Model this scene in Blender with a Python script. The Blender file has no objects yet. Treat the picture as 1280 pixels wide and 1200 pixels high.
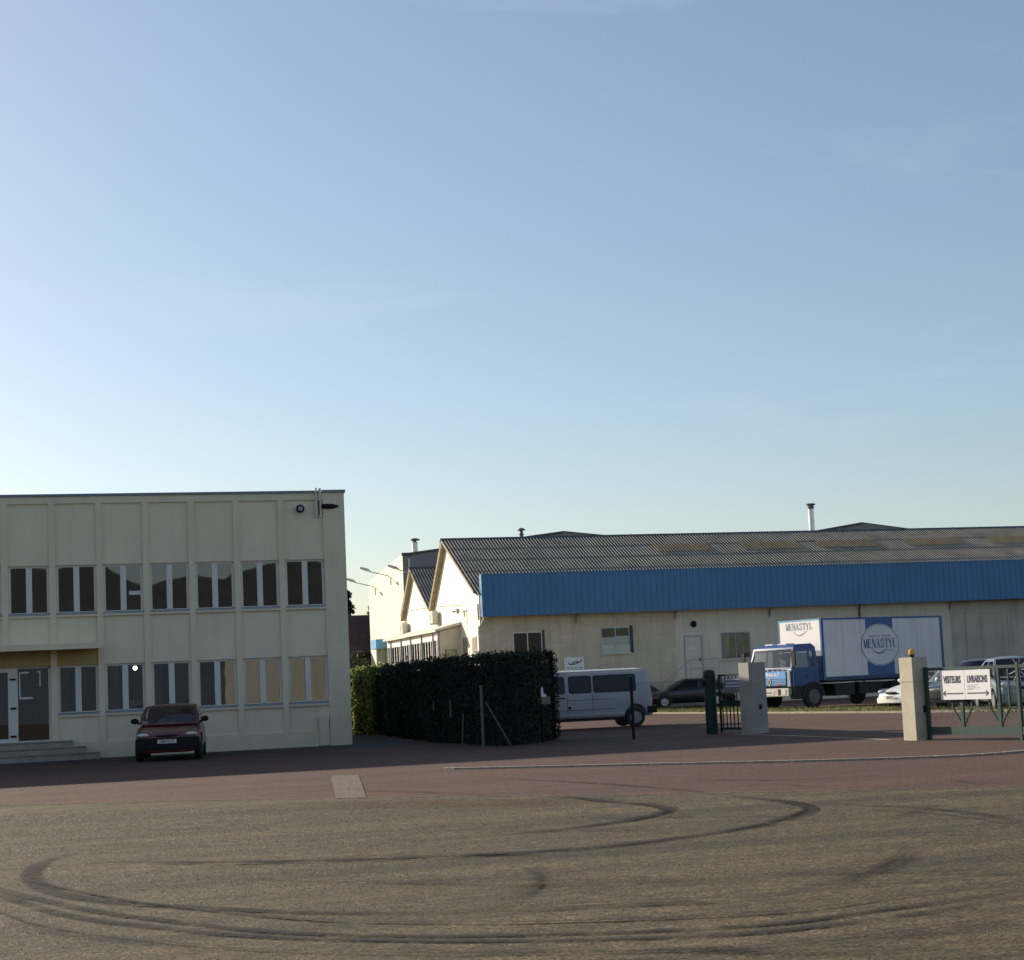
import bpy, bmesh, math, random
from mathutils import Vector, Matrix
random.seed(7)
R = math.radians
SC = bpy.context.scene
COL = SC.collection

# ------------------------------------------------------------------ materials
def new_mat(name):
    m = bpy.data.materials.new(name); m.use_nodes = True
    nt = m.node_tree; nt.nodes.clear()
    out = nt.nodes.new('ShaderNodeOutputMaterial')
    return m, nt, out

def N(nt, typ, **kw):
    n = nt.nodes.new(typ)
    for k, v in kw.items():
        if k in n.inputs: n.inputs[k].default_value = v
        else: setattr(n, k, v)
    return n

def noise(nt, vec, scale, detail=4, rough=.55, dist=0):
    n = N(nt, 'ShaderNodeTexNoise', Scale=scale, Detail=detail, Roughness=rough, Distortion=dist)
    nt.links.new(vec, n.inputs['Vector']); return n.outputs['Fac']

def ramp(nt, fac, p0, p1, c0=(0, 0, 0, 1), c1=(1, 1, 1, 1)):
    r = nt.nodes.new('ShaderNodeValToRGB')
    r.color_ramp.elements[0].position = p0; r.color_ramp.elements[1].position = p1
    r.color_ramp.elements[0].color = c0; r.color_ramp.elements[1].color = c1
    nt.links.new(fac, r.inputs['Fac']); return r.outputs['Color']

def mix(nt, fac, a, b, blend='MIX'):
    n = nt.nodes.new('ShaderNodeMix'); n.data_type = 'RGBA'; n.blend_type = blend
    for sock, v in ((n.inputs[0], fac), (n.inputs[6], a), (n.inputs[7], b)):
        if hasattr(v, 'is_output'): nt.links.new(v, sock)
        elif isinstance(v, (int, float)): sock.default_value = v
        else: sock.default_value = (*v, 1) if len(v) == 3 else v
    return n.outputs[2]

def mapping(nt, vec, scale=(1, 1, 1), rot=(0, 0, 0)):
    n = nt.nodes.new('ShaderNodeMapping')
    n.inputs['Scale'].default_value = scale; n.inputs['Rotation'].default_value = rot
    nt.links.new(vec, n.inputs['Vector']); return n.outputs['Vector']

def coords(nt, which='Object'):
    return nt.nodes.new('ShaderNodeTexCoord').outputs[which]

def mul(c, k): return tuple(min(1, x * k) for x in c)

def M(name, col, rough=.6, var=.18, vscale=2.0, bump=0., bscale=60, metal=0., spec=.5, streak=0., dirt=None, dirt_amt=.0, coat=0.):
    m, nt, out = new_mat(name)
    p = N(nt, 'ShaderNodeBsdfPrincipled', Roughness=rough, Metallic=metal)
    p.inputs['Specular IOR Level'].default_value = spec
    p.inputs['Coat Weight'].default_value = coat
    v = coords(nt)
    f = ramp(nt, noise(nt, v, vscale, 6), .3, .7)
    c = mix(nt, f, mul(col, 1 - var), mul(col, 1 + var))
    if streak:
        s = ramp(nt, noise(nt, mapping(nt, v, (5, 5, .35)), 1.3, 5), .5, .78)
        sm = nt.nodes.new('ShaderNodeMath'); sm.operation = 'MULTIPLY'; sm.inputs[1].default_value = streak
        nt.links.new(s, sm.inputs[0])
        c = mix(nt, sm.outputs[0], c, mul(col, .45))
    if dirt:
        s = ramp(nt, noise(nt, v, vscale * .6, 7, .65), .5, .72)
        sm = nt.nodes.new('ShaderNodeMath'); sm.operation = 'MULTIPLY'; sm.inputs[1].default_value = dirt_amt
        nt.links.new(s, sm.inputs[0])
        c = mix(nt, sm.outputs[0], c, dirt)
    nt.links.new(c, p.inputs['Base Color'])
    if bump:
        b = N(nt, 'ShaderNodeBump', Strength=bump, Distance=.02)
        nt.links.new(noise(nt, v, bscale, 4), b.inputs['Height'])
        nt.links.new(b.outputs['Normal'], p.inputs['Normal'])
    nt.links.new(p.outputs[0], out.inputs[0])
    return m

def glass_mat(name, tint=(.55, .6, .6), ior=1.9, gcol=(1, 1, 1), wob=.02):
    m, nt, out = new_mat(name)
    t = nt.nodes.new('ShaderNodeBsdfTransparent'); t.inputs[0].default_value = (*tint, 1)
    g = N(nt, 'ShaderNodeBsdfGlossy', Roughness=.015); g.inputs[0].default_value = (*gcol, 1)
    fr = N(nt, 'ShaderNodeFresnel', IOR=ior)
    b = N(nt, 'ShaderNodeBump', Strength=wob, Distance=.05)
    nt.links.new(noise(nt, coords(nt), 1.1, 1), b.inputs['Height'])
    nt.links.new(b.outputs['Normal'], g.inputs['Normal'])
    mx = nt.nodes.new('ShaderNodeMixShader')
    nt.links.new(fr.outputs[0], mx.inputs[0]); nt.links.new(t.outputs[0], mx.inputs[1]); nt.links.new(g.outputs[0], mx.inputs[2])
    nt.links.new(mx.outputs[0], out.inputs[0]); return m

def leaf_mat(name, dark, light, trans=.25):
    m, nt, out = new_mat(name)
    geo = nt.nodes.new('ShaderNodeNewGeometry')
    c0 = mix(nt, geo.outputs['Random Per Island'], dark, light)
    f = ramp(nt, noise(nt, coords(nt), 1.6, 3), .35, .65)
    c = mix(nt, f, mix(nt, .45, c0, mul(dark, .8)), c0)
    p = N(nt, 'ShaderNodeBsdfPrincipled', Roughness=.55)
    p.inputs['Specular IOR Level'].default_value = .35
    nt.links.new(c, p.inputs['Base Color'])
    tr = nt.nodes.new('ShaderNodeBsdfTranslucent'); nt.links.new(c, tr.inputs[0])
    mx = nt.nodes.new('ShaderNodeMixShader'); mx.inputs[0].default_value = trans
    nt.links.new(p.outputs[0], mx.inputs[1]); nt.links.new(tr.outputs[0], mx.inputs[2])
    nt.links.new(mx.outputs[0], out.inputs[0]); return m

def emit_mat(name, col, s):
    m, nt, out = new_mat(name)
    e = nt.nodes.new('ShaderNodeEmission'); e.inputs[0].default_value = (*col, 1); e.inputs[1].default_value = s
    nt.links.new(e.outputs[0], out.inputs[0]); return m

def ground_mat(name, a, b, grit=.5, gscale=70, streak=None, patch=(.0, (0, 0, 0)), rough=.9, bump=.5):
    """Worn paving: grit, larger blotches, long wear streaks."""
    m, nt, out = new_mat(name)
    v = coords(nt)
    big = ramp(nt, noise(nt, v, .35, 6, .6), .32, .68)
    mid = ramp(nt, noise(nt, v, 2.6, 6, .65), .3, .72)
    c = mix(nt, mid, a, b)
    c = mix(nt, big, mix(nt, .35, c, b), c)
    if streak:
        for (rot, sc, st, lo, hi) in streak:
            s = ramp(nt, noise(nt, mapping(nt, v, sc, (0, 0, R(rot))), 1, 6, .62, .25), lo, hi)
            sm = nt.nodes.new('ShaderNodeMath'); sm.operation = 'MULTIPLY'; sm.inputs[1].default_value = st
            nt.links.new(s, sm.inputs[0])
            c = mix(nt, sm.outputs[0], c, mul(b, .5))
    if patch[0]:
        s = ramp(nt, noise(nt, v, .8, 7, .7), .55, .7)
        sm = nt.nodes.new('ShaderNodeMath'); sm.operation = 'MULTIPLY'; sm.inputs[1].default_value = patch[0]
        nt.links.new(s, sm.inputs[0]); c = mix(nt, sm.outputs[0], c, patch[1])
    g1 = ramp(nt, noise(nt, v, gscale, 3, .7), .34, .66)
    g2 = ramp(nt, noise(nt, v, gscale * .33, 4, .7), .34, .68)
    c = mix(nt, grit, c, mix(nt, g1, (.12, .12, .12), (1, 1, 1)), 'OVERLAY')
    c = mix(nt, grit * .7, c, mix(nt, g2, (.2, .2, .2), (.9, .9, .9)), 'OVERLAY')
    g3 = ramp(nt, noise(nt, v, gscale * .16, 7, .85), .38, .62)
    c = mix(nt, grit * .4, c, mix(nt, g3, (.18, .18, .18), (.95, .95, .95)), 'OVERLAY')
    vo = N(nt, 'ShaderNodeTexVoronoi', Scale=gscale * .55); nt.links.new(v, vo.inputs['Vector'])
    sp = ramp(nt, vo.outputs['Distance'], .05, .16, (1, 1, 1, 1), (0, 0, 0, 1))
    sel = ramp(nt, vo.outputs['Color'], .62, .7)
    k = nt.nodes.new('ShaderNodeMath'); k.operation = 'MULTIPLY'
    nt.links.new(sp, k.inputs[0]); nt.links.new(sel, k.inputs[1])
    c = mix(nt, k.outputs[0], c, mul(a, 1.9))
    p = N(nt, 'ShaderNodeBsdfPrincipled', Roughness=rough)
    p.inputs['Specular IOR Level'].default_value = .25
    nt.links.new(c, p.inputs['Base Color'])
    bm_ = N(nt, 'ShaderNodeBump', Strength=bump, Distance=.006)
    nt.links.new(noise(nt, v, gscale * .8, 4, .7), bm_.inputs['Height'])
    nt.links.new(bm_.outputs['Normal'], p.inputs['Normal'])
    nt.links.new(p.outputs[0], out.inputs[0]); return m

def mark_mat(name, col, strength, edge=True):
    """Rubber marks: opacity from the ribbon's own width and broken up by noise."""
    m, nt, out = new_mat(name)
    uv = N(nt, 'ShaderNodeUVMap', uv_map='UVMap').outputs[0]
    sx = nt.nodes.new('ShaderNodeSeparateXYZ'); nt.links.new(uv, sx.inputs[0])
    a = nt.nodes.new('ShaderNodeMath'); a.operation = 'PINGPONG'; a.inputs[1].default_value = .5
    nt.links.new(sx.outputs[0], a.inputs[0])
    e = ramp(nt, a.outputs[0], .02, .26)
    z = nt.nodes.new('ShaderNodeMapRange'); nt.links.new(sx.outputs[2], z.inputs[0])
    n1 = ramp(nt, noise(nt, coords(nt), 34, 4, .7), .33, .62)
    n2 = ramp(nt, noise(nt, coords(nt), 1.7, 5, .65), .28, .68)
    f = None
    for s in (e, n1, n2):
        if f is None: f = s; continue
        k = nt.nodes.new('ShaderNodeMath'); k.operation = 'MULTIPLY'
        nt.links.new(f, k.inputs[0]); nt.links.new(s, k.inputs[1]); f = k.outputs[0]
    at = N(nt, 'ShaderNodeAttribute', attribute_name='wear')
    k = nt.nodes.new('ShaderNodeMath'); k.operation = 'MULTIPLY'
    nt.links.new(f, k.inputs[0]); nt.links.new(at.outputs['Fac'], k.inputs[1])
    k2 = nt.nodes.new('ShaderNodeMath'); k2.operation = 'MULTIPLY'; k2.inputs[1].default_value = strength; k2.use_clamp = True
    nt.links.new(k.outputs[0], k2.inputs[0])
    p = N(nt, 'ShaderNodeBsdfPrincipled', Roughness=.85); p.inputs['Base Color'].default_value = (*col, 1)
    p.inputs['Specular IOR Level'].default_value = .2
    t = nt.nodes.new('ShaderNodeBsdfTransparent')
    mx = nt.nodes.new('ShaderNodeMixShader')
    nt.links.new(k2.outputs[0], mx.inputs[0]); nt.links.new(t.outputs[0], mx.inputs[1]); nt.links.new(p.outputs[0], mx.inputs[2])
    nt.links.new(mx.outputs[0], out.inputs[0]); return m

def block_mat(name, col, joint, bw=.5, bh=.2):
    m, nt, out = new_mat(name)
    v = coords(nt)
    br = N(nt, 'ShaderNodeTexBrick', Scale=1.0); br.inputs['Mortar Size'].default_value = .008
    br.inputs['Brick Width'].default_value = bw; br.inputs['Row Height'].default_value = bh
    br.inputs['Color1'].default_value = (*mul(col, .93), 1); br.inputs['Color2'].default_value = (*mul(col, 1.06), 1)
    br.inputs['Mortar'].default_value = (*joint, 1)
    rot = mapping(nt, v, (1, 1, 1), (R(-90), 0, 0)); nt.links.new(rot, br.inputs['Vector'])
    f = ramp(nt, noise(nt, v, .9, 6), .3, .75)
    c = mix(nt, f, br.outputs['Color'], mul(col, .8))
    s = ramp(nt, noise(nt, mapping(nt, v, (3, 3, .3)), 1.2, 5), .5, .8)
    sm = nt.nodes.new('ShaderNodeMath'); sm.operation = 'MULTIPLY'; sm.inputs[1].default_value = .55
    nt.links.new(s, sm.inputs[0]); c = mix(nt, sm.outputs[0], c, mul(col, .45))
    p = N(nt, 'ShaderNodeBsdfPrincipled', Roughness=.85); nt.links.new(c, p.inputs['Base Color'])
    nt.links.new(p.outputs[0], out.inputs[0]); return m

MT = {}
MT['ground'] = ground_mat('dry_grass_ground', (.10, .11, .04), (.06, .075, .025), .3, 20)
MT['asphalt'] = ground_mat('red_asphalt', (.100, .052, .034), (.066, .039, .029), .85, 40,
                           [(33, (.06, .55, 1), .5, .45, .72), (50, (.08, 1.3, 1), .4, .5, .72)], (.5, (.05, .038, .034)))
MT['gravel'] = ground_mat('worn_gravel_asphalt', (.145, .108, .058), (.068, .053, .032), .9, 34,
                          [(48, (.07, .75, 1), .62, .42, .66), (62, (.10, 1.6, 1), .5, .46, .68), (38, (.2, 3.2, 1), .3, .48, .7), (20, (.16, 1.1, 1), .4, .5, .68), (56, (.06, 2.4, 1), .4, .5, .64)], (.35, (.06, .052, .04)), .92, .8)
MT['chip'] = leaf_mat('stone_chip', (.052, .044, .030), (.165, .135, .082), 0)
MT['darkasphalt'] = ground_mat('dark_asphalt', (.075, .064, .062), (.05, .045, .046), .35, 60, None, (.35, (.09, .072, .062)))
MT['slab'] = ground_mat('concrete_slab', (.150, .118, .088), (.11, .088, .068), .7, 30)
MT['kerb'] = ground_mat('kerb_concrete', (.36, .32, .25), (.26, .23, .18), .35, 40)
MT['mark'] = mark_mat('tyre_rubber', (.020, .018, .016), 2.2)
MT['soil'] = mark_mat('red_dirt', (.16, .085, .05), 1.1)
MT['render'] = M('office_render', (.78, .685, .505), .85, .05, .9, .12, 90, streak=.12, dirt=(.50, .44, .31), dirt_amt=.15)
MT['render2'] = M('office_pier_render', (.75, .655, .475), .85, .05, 1.4, .12, 90, streak=.12)
MT['ochre'] = M('ochre_render', (.46, .32, .13), .85, .08, 1.4, .1, 90, streak=.15)
MT['coping'] = M('coping_metal', (.16, .19, .24), .45, .1, 3, metal=.3)
MT['white_frame'] = M('white_window_frame', (.68, .66, .60), .4, .04, 6)
MT['alu'] = M('aluminium_sill', (.30, .34, .40), .4, .08, 5, metal=.4)
MT['pane'] = glass_mat('window_glass', (.52, .54, .54), 1.85)
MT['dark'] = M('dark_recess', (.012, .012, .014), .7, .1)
MT['room'] = M('room_plaster', (.34, .33, .30), .9, .1, 1)
MT['lampglow'] = emit_mat('lamp_glow', (1, .98, .93), 14)
MT['cream'] = M('cream_gable_render', (.84, .80, .66), .85, .03, 1, .05, 60, streak=.05)
MT['hallcream'] = M('cream_hall_cladding', (.72, .665, .53), .75, .03, 1, streak=.04)
MT['block'] = block_mat('blockwork_wall', (.64, .55, .40), (.58, .495, .36))
MT['smooth'] = M('smooth_wall', (.64, .585, .465), .85, .07, .8, .08, 70, streak=.28)
MT['panelwall'] = block_mat('panel_wall', (.53, .48, .375), (.41, .37, .29), 1.2, .6)
MT['blue'] = M('blue_cladding', (.042, .165, .34), .42, .08, .5, streak=.22)
MT['roof'] = M('fibre_cement', (.50, .44, .335), .9, .15, 1.3, .1, 60, dirt=(.20, .185, .155), dirt_amt=.6)
def valley_shade(m, pitch, dark):  # darkens corrugation valleys: shade between the waves put into the colour
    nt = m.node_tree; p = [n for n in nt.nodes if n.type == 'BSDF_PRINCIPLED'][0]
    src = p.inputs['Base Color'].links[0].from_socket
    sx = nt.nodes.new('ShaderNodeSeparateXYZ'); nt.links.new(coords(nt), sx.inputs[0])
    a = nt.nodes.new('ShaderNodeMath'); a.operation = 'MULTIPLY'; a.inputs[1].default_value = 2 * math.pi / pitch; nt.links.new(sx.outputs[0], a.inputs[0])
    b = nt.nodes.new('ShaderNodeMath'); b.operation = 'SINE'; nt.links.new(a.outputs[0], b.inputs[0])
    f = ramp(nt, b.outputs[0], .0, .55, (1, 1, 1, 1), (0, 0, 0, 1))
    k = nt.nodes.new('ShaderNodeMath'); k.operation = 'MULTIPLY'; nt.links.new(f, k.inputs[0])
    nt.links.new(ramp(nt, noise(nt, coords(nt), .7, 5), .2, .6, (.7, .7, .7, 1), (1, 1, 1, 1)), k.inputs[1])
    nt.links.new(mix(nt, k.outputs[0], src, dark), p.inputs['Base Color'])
valley_shade(MT['roof'], .177, (.06, .055, .05))
MT['ridge'] = M('ridge_cap', (.05, .055, .065), .7, .2, 2)
MT['rooflight'] = M('rooflight_plastic', (.36, .27, .12), .5, .25, 2, dirt=(.12, .09, .04), dirt_amt=.5)
valley_shade(MT['rooflight'], .177, (.085, .055, .02))
MT['barge'] = M('weathered_bargeboard', (.30, .235, .155), .85, .25, 3, streak=.4)
MT['greymetal'] = M('grey_cladding', (.165, .175, .19), .5, .08, .5, streak=.1)
MT['halldroof'] = M('hall_roof', (.21, .215, .22), .55, .1, .5)
MT['flue'] = M('flue_metal', (.62, .62, .62), .35, .12, 4, metal=.7)
MT['fluedark'] = M('flue_dark', (.10, .10, .11), .6, .2, 4, metal=.3)
MT['pipe'] = M('pale_pipe', (.60, .57, .50), .5, .1, 4)
MT['annexwhite'] = M('annex_white', (.78, .74, .66), .6, .04, 2, streak=.06)
MT['annexgrey'] = M('annex_post', (.33, .34, .36), .5, .08, 3)
MT['annexpanel'] = M('annex_front_panel', (.62, .56, .46), .7, .05, 2, streak=.12)
MT['sky_blue'] = M('awning_blue', (.11, .34, .55), .55, .06, 2)
MT['curtain'] = M('curtain_green', (.40, .42, .30), .9, .2, 3, streak=.6)
MT['acbox'] = M('ac_casing', (.58, .54, .46), .5, .08, 6)
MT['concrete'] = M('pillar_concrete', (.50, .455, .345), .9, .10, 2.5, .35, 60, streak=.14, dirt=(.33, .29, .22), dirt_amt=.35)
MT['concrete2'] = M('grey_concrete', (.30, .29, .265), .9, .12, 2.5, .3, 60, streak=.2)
MT['green'] = M('green_paint', (.010, .046, .035), .5, .15, 6)
MT['darkgreen'] = M('dark_green_paint', (.009, .026, .021), .55, .2, 6, spec=.3)
MT['amber'] = M('amber_plastic', (.68, .33, .045), .25, .04, 9)
MT['black'] = M('black_plastic', (.010, .010, .011), .6, .2, 8, spec=.2)
MT['signwhite'] = M('sign_white', (.80, .79, .77), .5, .02, 3)
MT['ink'] = M('sign_ink', (.03, .03, .055), .6, .1, 8)
MT['inkgrey'] = M('grey_ink', (.32, .33, .36), .6, .1, 8)
MT['steps'] = M('steps_stone', (.33, .30, .26), .9, .18, 3, .3, 50, streak=.1)
MT['stake'] = M('stake_wood', (.11, .11, .10), .9, .2, 6)
MT['galv'] = M('galvanised', (.42, .44, .44), .5, .15, 6, metal=.5)
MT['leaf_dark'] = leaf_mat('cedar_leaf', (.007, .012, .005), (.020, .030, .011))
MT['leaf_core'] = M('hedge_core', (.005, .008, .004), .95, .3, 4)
MT['leaf_lit'] = leaf_mat('laurel_leaf', (.16, .21, .045), (.50, .52, .17), .5)
MT['leaf_bush'] = leaf_mat('bush_leaf', (.022, .042, .010), (.065, .095, .026))
MT['leaf_fir'] = leaf_mat('fir_needle', (.012, .022, .018), (.03, .045, .035))
MT['leaf_yellow'] = leaf_mat('shrub_leaf', (.05, .09, .02), (.22, .22, .06), .3)
MT['grassblade'] = leaf_mat('grass_blade', (.10, .115, .03), (.25, .23, .09), .35)
MT['bark'] = M('bark', (.08, .06, .045), .95, .3, 6, .4, 30)
MT['tile'] = M('dark_roof_tile', (.085, .050, .048), .85, .2, 2, .6, 14)
MT['rooftrim'] = M('house_wall', (.36, .32, .27), .9, .1, 2)
# vehicles
MT['tyre'] = M('tyre', (.017, .017, .018), .85, .2, 10)
MT['rim'] = M('rim_silver', (.36, .37, .38), .35, .15, 10, metal=.6)
MT['steelrim'] = M('rim_grey', (.21, .21, .22), .45, .15, 10, metal=.2)
MT['carglass'] = glass_mat('car_glass', (.82, .86, .85), 1.35, wob=0)
MT['darkglass'] = glass_mat('tinted_glass', (.06, .06, .08), 1.36, (.9, .9, 1), wob=.01)
MT['truckglass'] = glass_mat('truck_glass', (.70, .80, .78), 1.75, wob=.0)
MT['red'] = M('dark_red_paint', (.105, .009, .012), .4, .08, 3, coat=.5)
MT['blackpaint'] = M('black_paint', (.010, .0105, .012), .25, .1, 3, coat=.6)
MT['silver'] = M('silver_paint', (.22, .26, .30), .3, .05, 3, metal=.3, coat=.5)
MT['whitecar'] = M('white_paint', (.74, .74, .71), .3, .04, 3, coat=.5)
MT['greycar'] = M('dark_grey_paint', (.045, .055, .068), .3, .08, 3, metal=.3, coat=.5)
MT['vanpaint'] = M('pale_van_paint', (.37, .38, .40), .42, .06, 1.5, streak=.10, dirt=(.30, .27, .24), dirt_amt=.3)
MT['truckblue'] = M('truck_blue', (.008, .055, .19), .45, .08, 3, coat=.15)
MT['truckfront'] = M('truck_front_blue', (.12, .36, .76), .38, .08, 3, streak=.1, coat=.3)
MT['boxwhite'] = M('box_white', (.66, .64, .65), .5, .06, .7, streak=.22)
MT['boxfront'] = M('box_front_white', (.82, .79, .75), .55, .03, .7)
MT['boxblue'] = M('box_blue', (.026, .098, .27), .5, .1, 2)
MT['boxskirt'] = M('box_skirt', (.030, .055, .15), .6, .15, 3)
MT['boxshade'] = M('box_lower_grey', (.27, .29, .36), .6, .08, 2)
MT['chassis'] = M('chassis_black', (.022, .021, .021), .8, .3, 6)
MT['bumper'] = M('bumper_cream', (.50, .45, .38), .55, .12, 6, streak=.2)
MT['headlight'] = M('headlight_glass', (.62, .66, .72), .12, .1, 20, spec=.9)
MT['seatblue'] = M('seat_fabric', (.07, .09, .20), .9, .2, 10)
MT['interior'] = M('car_interior', (.05, .05, .055), .8, .2, 6)
MT['plate'] = M('plate_white', (.58, .58, .56), .5, .03, 10)
MT['chrome'] = M('bright_trim', (.65, .66, .68), .15, .05, 10, metal=.9)
MT['redbadge'] = M('red_badge', (.45, .03, .06), .5, .1, 10)
MT['paper'] = M('paper', (.70, .70, .70), .8, .1, 8)
MT['brownbox'] = M('brown_box', (.20, .15, .12), .8, .2, 8)
MT['beige'] = M('beige_render', (.38, .38, .335), .85, .05, 1)
MT['creamcurtain'] = M('cream_curtain', (.50, .52, .46), .9, .12, 3, streak=.3)
MT['bluegrey'] = M('blue_grey_cladding', (.05, .072, .105), .6, .08, .5)
MT['brownroof'] = M('brown_roof', (.045, .052, .060), .9, .2, 1)

# ------------------------------------------------------------------ mesh builder
class MB:
    def __init__(s): s.v = []; s.f = []; s.m = []
    def add(s, vs, fs, mi=0):
        o = len(s.v); s.v += [tuple(p) for p in vs]
        for f in fs: s.f.append(tuple(i + o for i in f)); s.m.append(mi)
    def box(s, x0, x1, y0, y1, z0, z1, mi=0):
        s.add([(x0, y0, z0), (x1, y0, z0), (x1, y1, z0), (x0, y1, z0), (x0, y0, z1), (x1, y0, z1), (x1, y1, z1), (x0, y1, z1)],
              [(0, 3, 2, 1), (4, 5, 6, 7), (0, 1, 5, 4), (1, 2, 6, 5), (2, 3, 7, 6), (3, 0, 4, 7)], mi)
    def prism(s, pts, a, b, axis='y', mi=0):
        """polygon in the plane across `axis`, extruded a..b"""
        def P(p, t):
            if axis == 'y': return (p[0], t, p[1])
            if axis == 'x': return (t, p[0], p[1])
            return (p[0], p[1], t)
        n = len(pts)
        s.add([P(p, a) for p in pts] + [P(p, b) for p in pts],
              [tuple(range(n)), tuple(range(2 * n - 1, n - 1, -1))] + [(i, (i + 1) % n + 0, (i + 1) % n + n, i + n) for i in range(n)], mi)
    def tube(s, pts, r, n=8, mi=0, cap=True):
        pts = [Vector(p) for p in pts]; rings = []
        rr = r if isinstance(r, (list, tuple)) else [r] * len(pts)
        up = None
        for i, p in enumerate(pts):
            d = (pts[min(i + 1, len(pts) - 1)] - pts[max(i - 1, 0)]).normalized()
            if up is None or abs(d.dot(up)) > .98:
                up = Vector((0, 0, 1)) if abs(d.z) < .9 else Vector((1, 0, 0))
            a = d.cross(up).normalized(); b = a.cross(d)
            rings.append([p + a * rr[i] * math.cos(t) + b * rr[i] * math.sin(t) for t in [2 * math.pi * k / n for k in range(n)]])
        vs = [q for ring in rings for q in ring]; fs = []
        for i in range(len(pts) - 1):
            for k in range(n):
                fs.append((i * n + k, i * n + (k + 1) % n, (i + 1) * n + (k + 1) % n, (i + 1) * n + k))
        if cap: fs += [tuple(range(n - 1, -1, -1)), tuple(range(len(vs) - n, len(vs)))]
        s.add(vs, fs, mi)
    def bar(s, a, b, w, h, mi=0):
        a = Vector(a); b = Vector(b); d = (b - a).normalized()
        up = Vector((0, 0, 1)) if abs(d.z) < .95 else Vector((0, 1, 0))
        x = d.cross(up).normalized() * w / 2; y = x.cross(d).normalized() * h / 2
        vs = [a - x - y, a + x - y, a + x + y, a - x + y, b - x - y, b + x - y, b + x + y, b - x + y]
        s.add(vs, [(0, 3, 2, 1), (4, 5, 6, 7), (0, 1, 5, 4), (1, 2, 6, 5), (2, 3, 7, 6), (3, 0, 4, 7)], mi)
    def lathe(s, prof, c=(0, 0, 0), axis='z', n=20, mi=0):
        """prof = [(radius, height)]"""
        vs = []
        for r, h in prof:
            for k in range(n):
                t = 2 * math.pi * k / n; x, y = r * math.cos(t), r * math.sin(t)
                p = (x, y, h) if axis == 'z' else ((x, h, y) if axis == 'y' else (h, x, y))
                vs.append((p[0] + c[0], p[1] + c[1], p[2] + c[2]))
        fs = []
        for i in range(len(prof) - 1):
            for k in range(n):
                fs.append((i * n + k, i * n + (k + 1) % n, (i + 1) * n + (k + 1) % n, (i + 1) * n + k))
        fs += [tuple(range(n - 1, -1, -1)), tuple(range(len(vs) - n, len(vs)))]
        s.add(vs, fs, mi)
    def ball(s, c, r, n=10, m=6, mi=0):
        rx, ry, rz = r if isinstance(r, (tuple, list)) else (r, r, r)
        vs = [(c[0], c[1], c[2] - rz)]
        for i in range(1, m):
            a = math.pi * i / m
            for k in range(n):
                t = 2 * math.pi * k / n
                vs.append((c[0] + rx * math.sin(a) * math.cos(t), c[1] + ry * math.sin(a) * math.sin(t), c[2] - rz * math.cos(a)))
        vs.append((c[0], c[1], c[2] + rz)); fs = []
        for k in range(n): fs.append((0, 1 + (k + 1) % n, 1 + k))
        for i in range(m - 2):
            for k in range(n):
                fs.append((1 + i * n + k, 1 + i * n + (k + 1) % n, 1 + (i + 1) * n + (k + 1) % n, 1 + (i + 1) * n + k))
        l = len(vs) - 1
        for k in range(n): fs.append((l, 1 + (m - 2) * n + k, 1 + (m - 2) * n + (k + 1) % n))
        s.add(vs, fs, mi)
    def build(s, name, mats, parent=None, smooth=False, bevel=0, angle=35):
        me = bpy.data.meshes.new(name); me.from_pydata(s.v, [], s.f)
        if not isinstance(mats, (list, tuple)): mats = [mats]
        for m in mats: me.materials.append(MT[m] if isinstance(m, str) else m)
        if len(mats) > 1: me.polygons.foreach_set('material_index', s.m)
        me.validate(); bm = bmesh.new(); bm.from_mesh(me)
        bmesh.ops.recalc_face_normals(bm, faces=bm.faces)
        if bevel:
            bmesh.ops.bevel(bm, geom=[e for e in bm.edges if len(e.link_faces) == 2 and e.calc_face_angle(0) > .5], offset=bevel, segments=2, affect='EDGES', clamp_overlap=True)
        bm.to_mesh(me); bm.free(); me.update()
        if smooth: me.shade_smooth(); me.set_sharp_from_angle(angle=R(angle))
        o = bpy.data.objects.new(name, me); COL.objects.link(o)
        if parent: o.parent = parent
        return o

def tag(o, label=None, cat=None, group=None, kind=None):
    if label: o['label'] = label
    if cat: o['category'] = cat
    if group: o['group'] = group
    if kind: o['kind'] = kind
    return o

def thing(name, label, cat, loc=(0, 0, 0), yaw=0, group=None):
    o = bpy.data.objects.new(name, None); COL.objects.link(o)
    o.location = loc; o.rotation_euler = (0, 0, yaw); o.empty_display_size = .2
    return tag(o, label, cat, group)

def copy_tree(o, parent=None):
    c = o.copy(); COL.objects.link(c); c.parent = parent
    for ch in list(o.children): copy_tree(ch, c)
    return c

def text_mesh(txt, size, mat, parent, loc, rot, name='lettering', sx=1., align='CENTER', depth=.002, bold=0.):
    cu = bpy.data.curves.new('lettering_curve', 'FONT'); cu.body = txt; cu.size = size
    cu.align_x = align; cu.align_y = 'CENTER'; cu.extrude = depth; cu.offset = bold; cu.resolution_u = 3
    t = bpy.data.objects.new('lettering_temp', cu); COL.objects.link(t)
    dg = bpy.context.evaluated_depsgraph_get()
    me = bpy.data.meshes.new_from_object(t.evaluated_get(dg)); bpy.data.objects.remove(t); bpy.data.curves.remove(cu)
    me.materials.clear(); me.materials.append(MT[mat])
    for v in me.vertices: v.co.x *= sx
    o = bpy.data.objects.new(name, me); COL.objects.link(o); o.parent = parent
    o.location = loc; o.rotation_euler = rot
    return o

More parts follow.
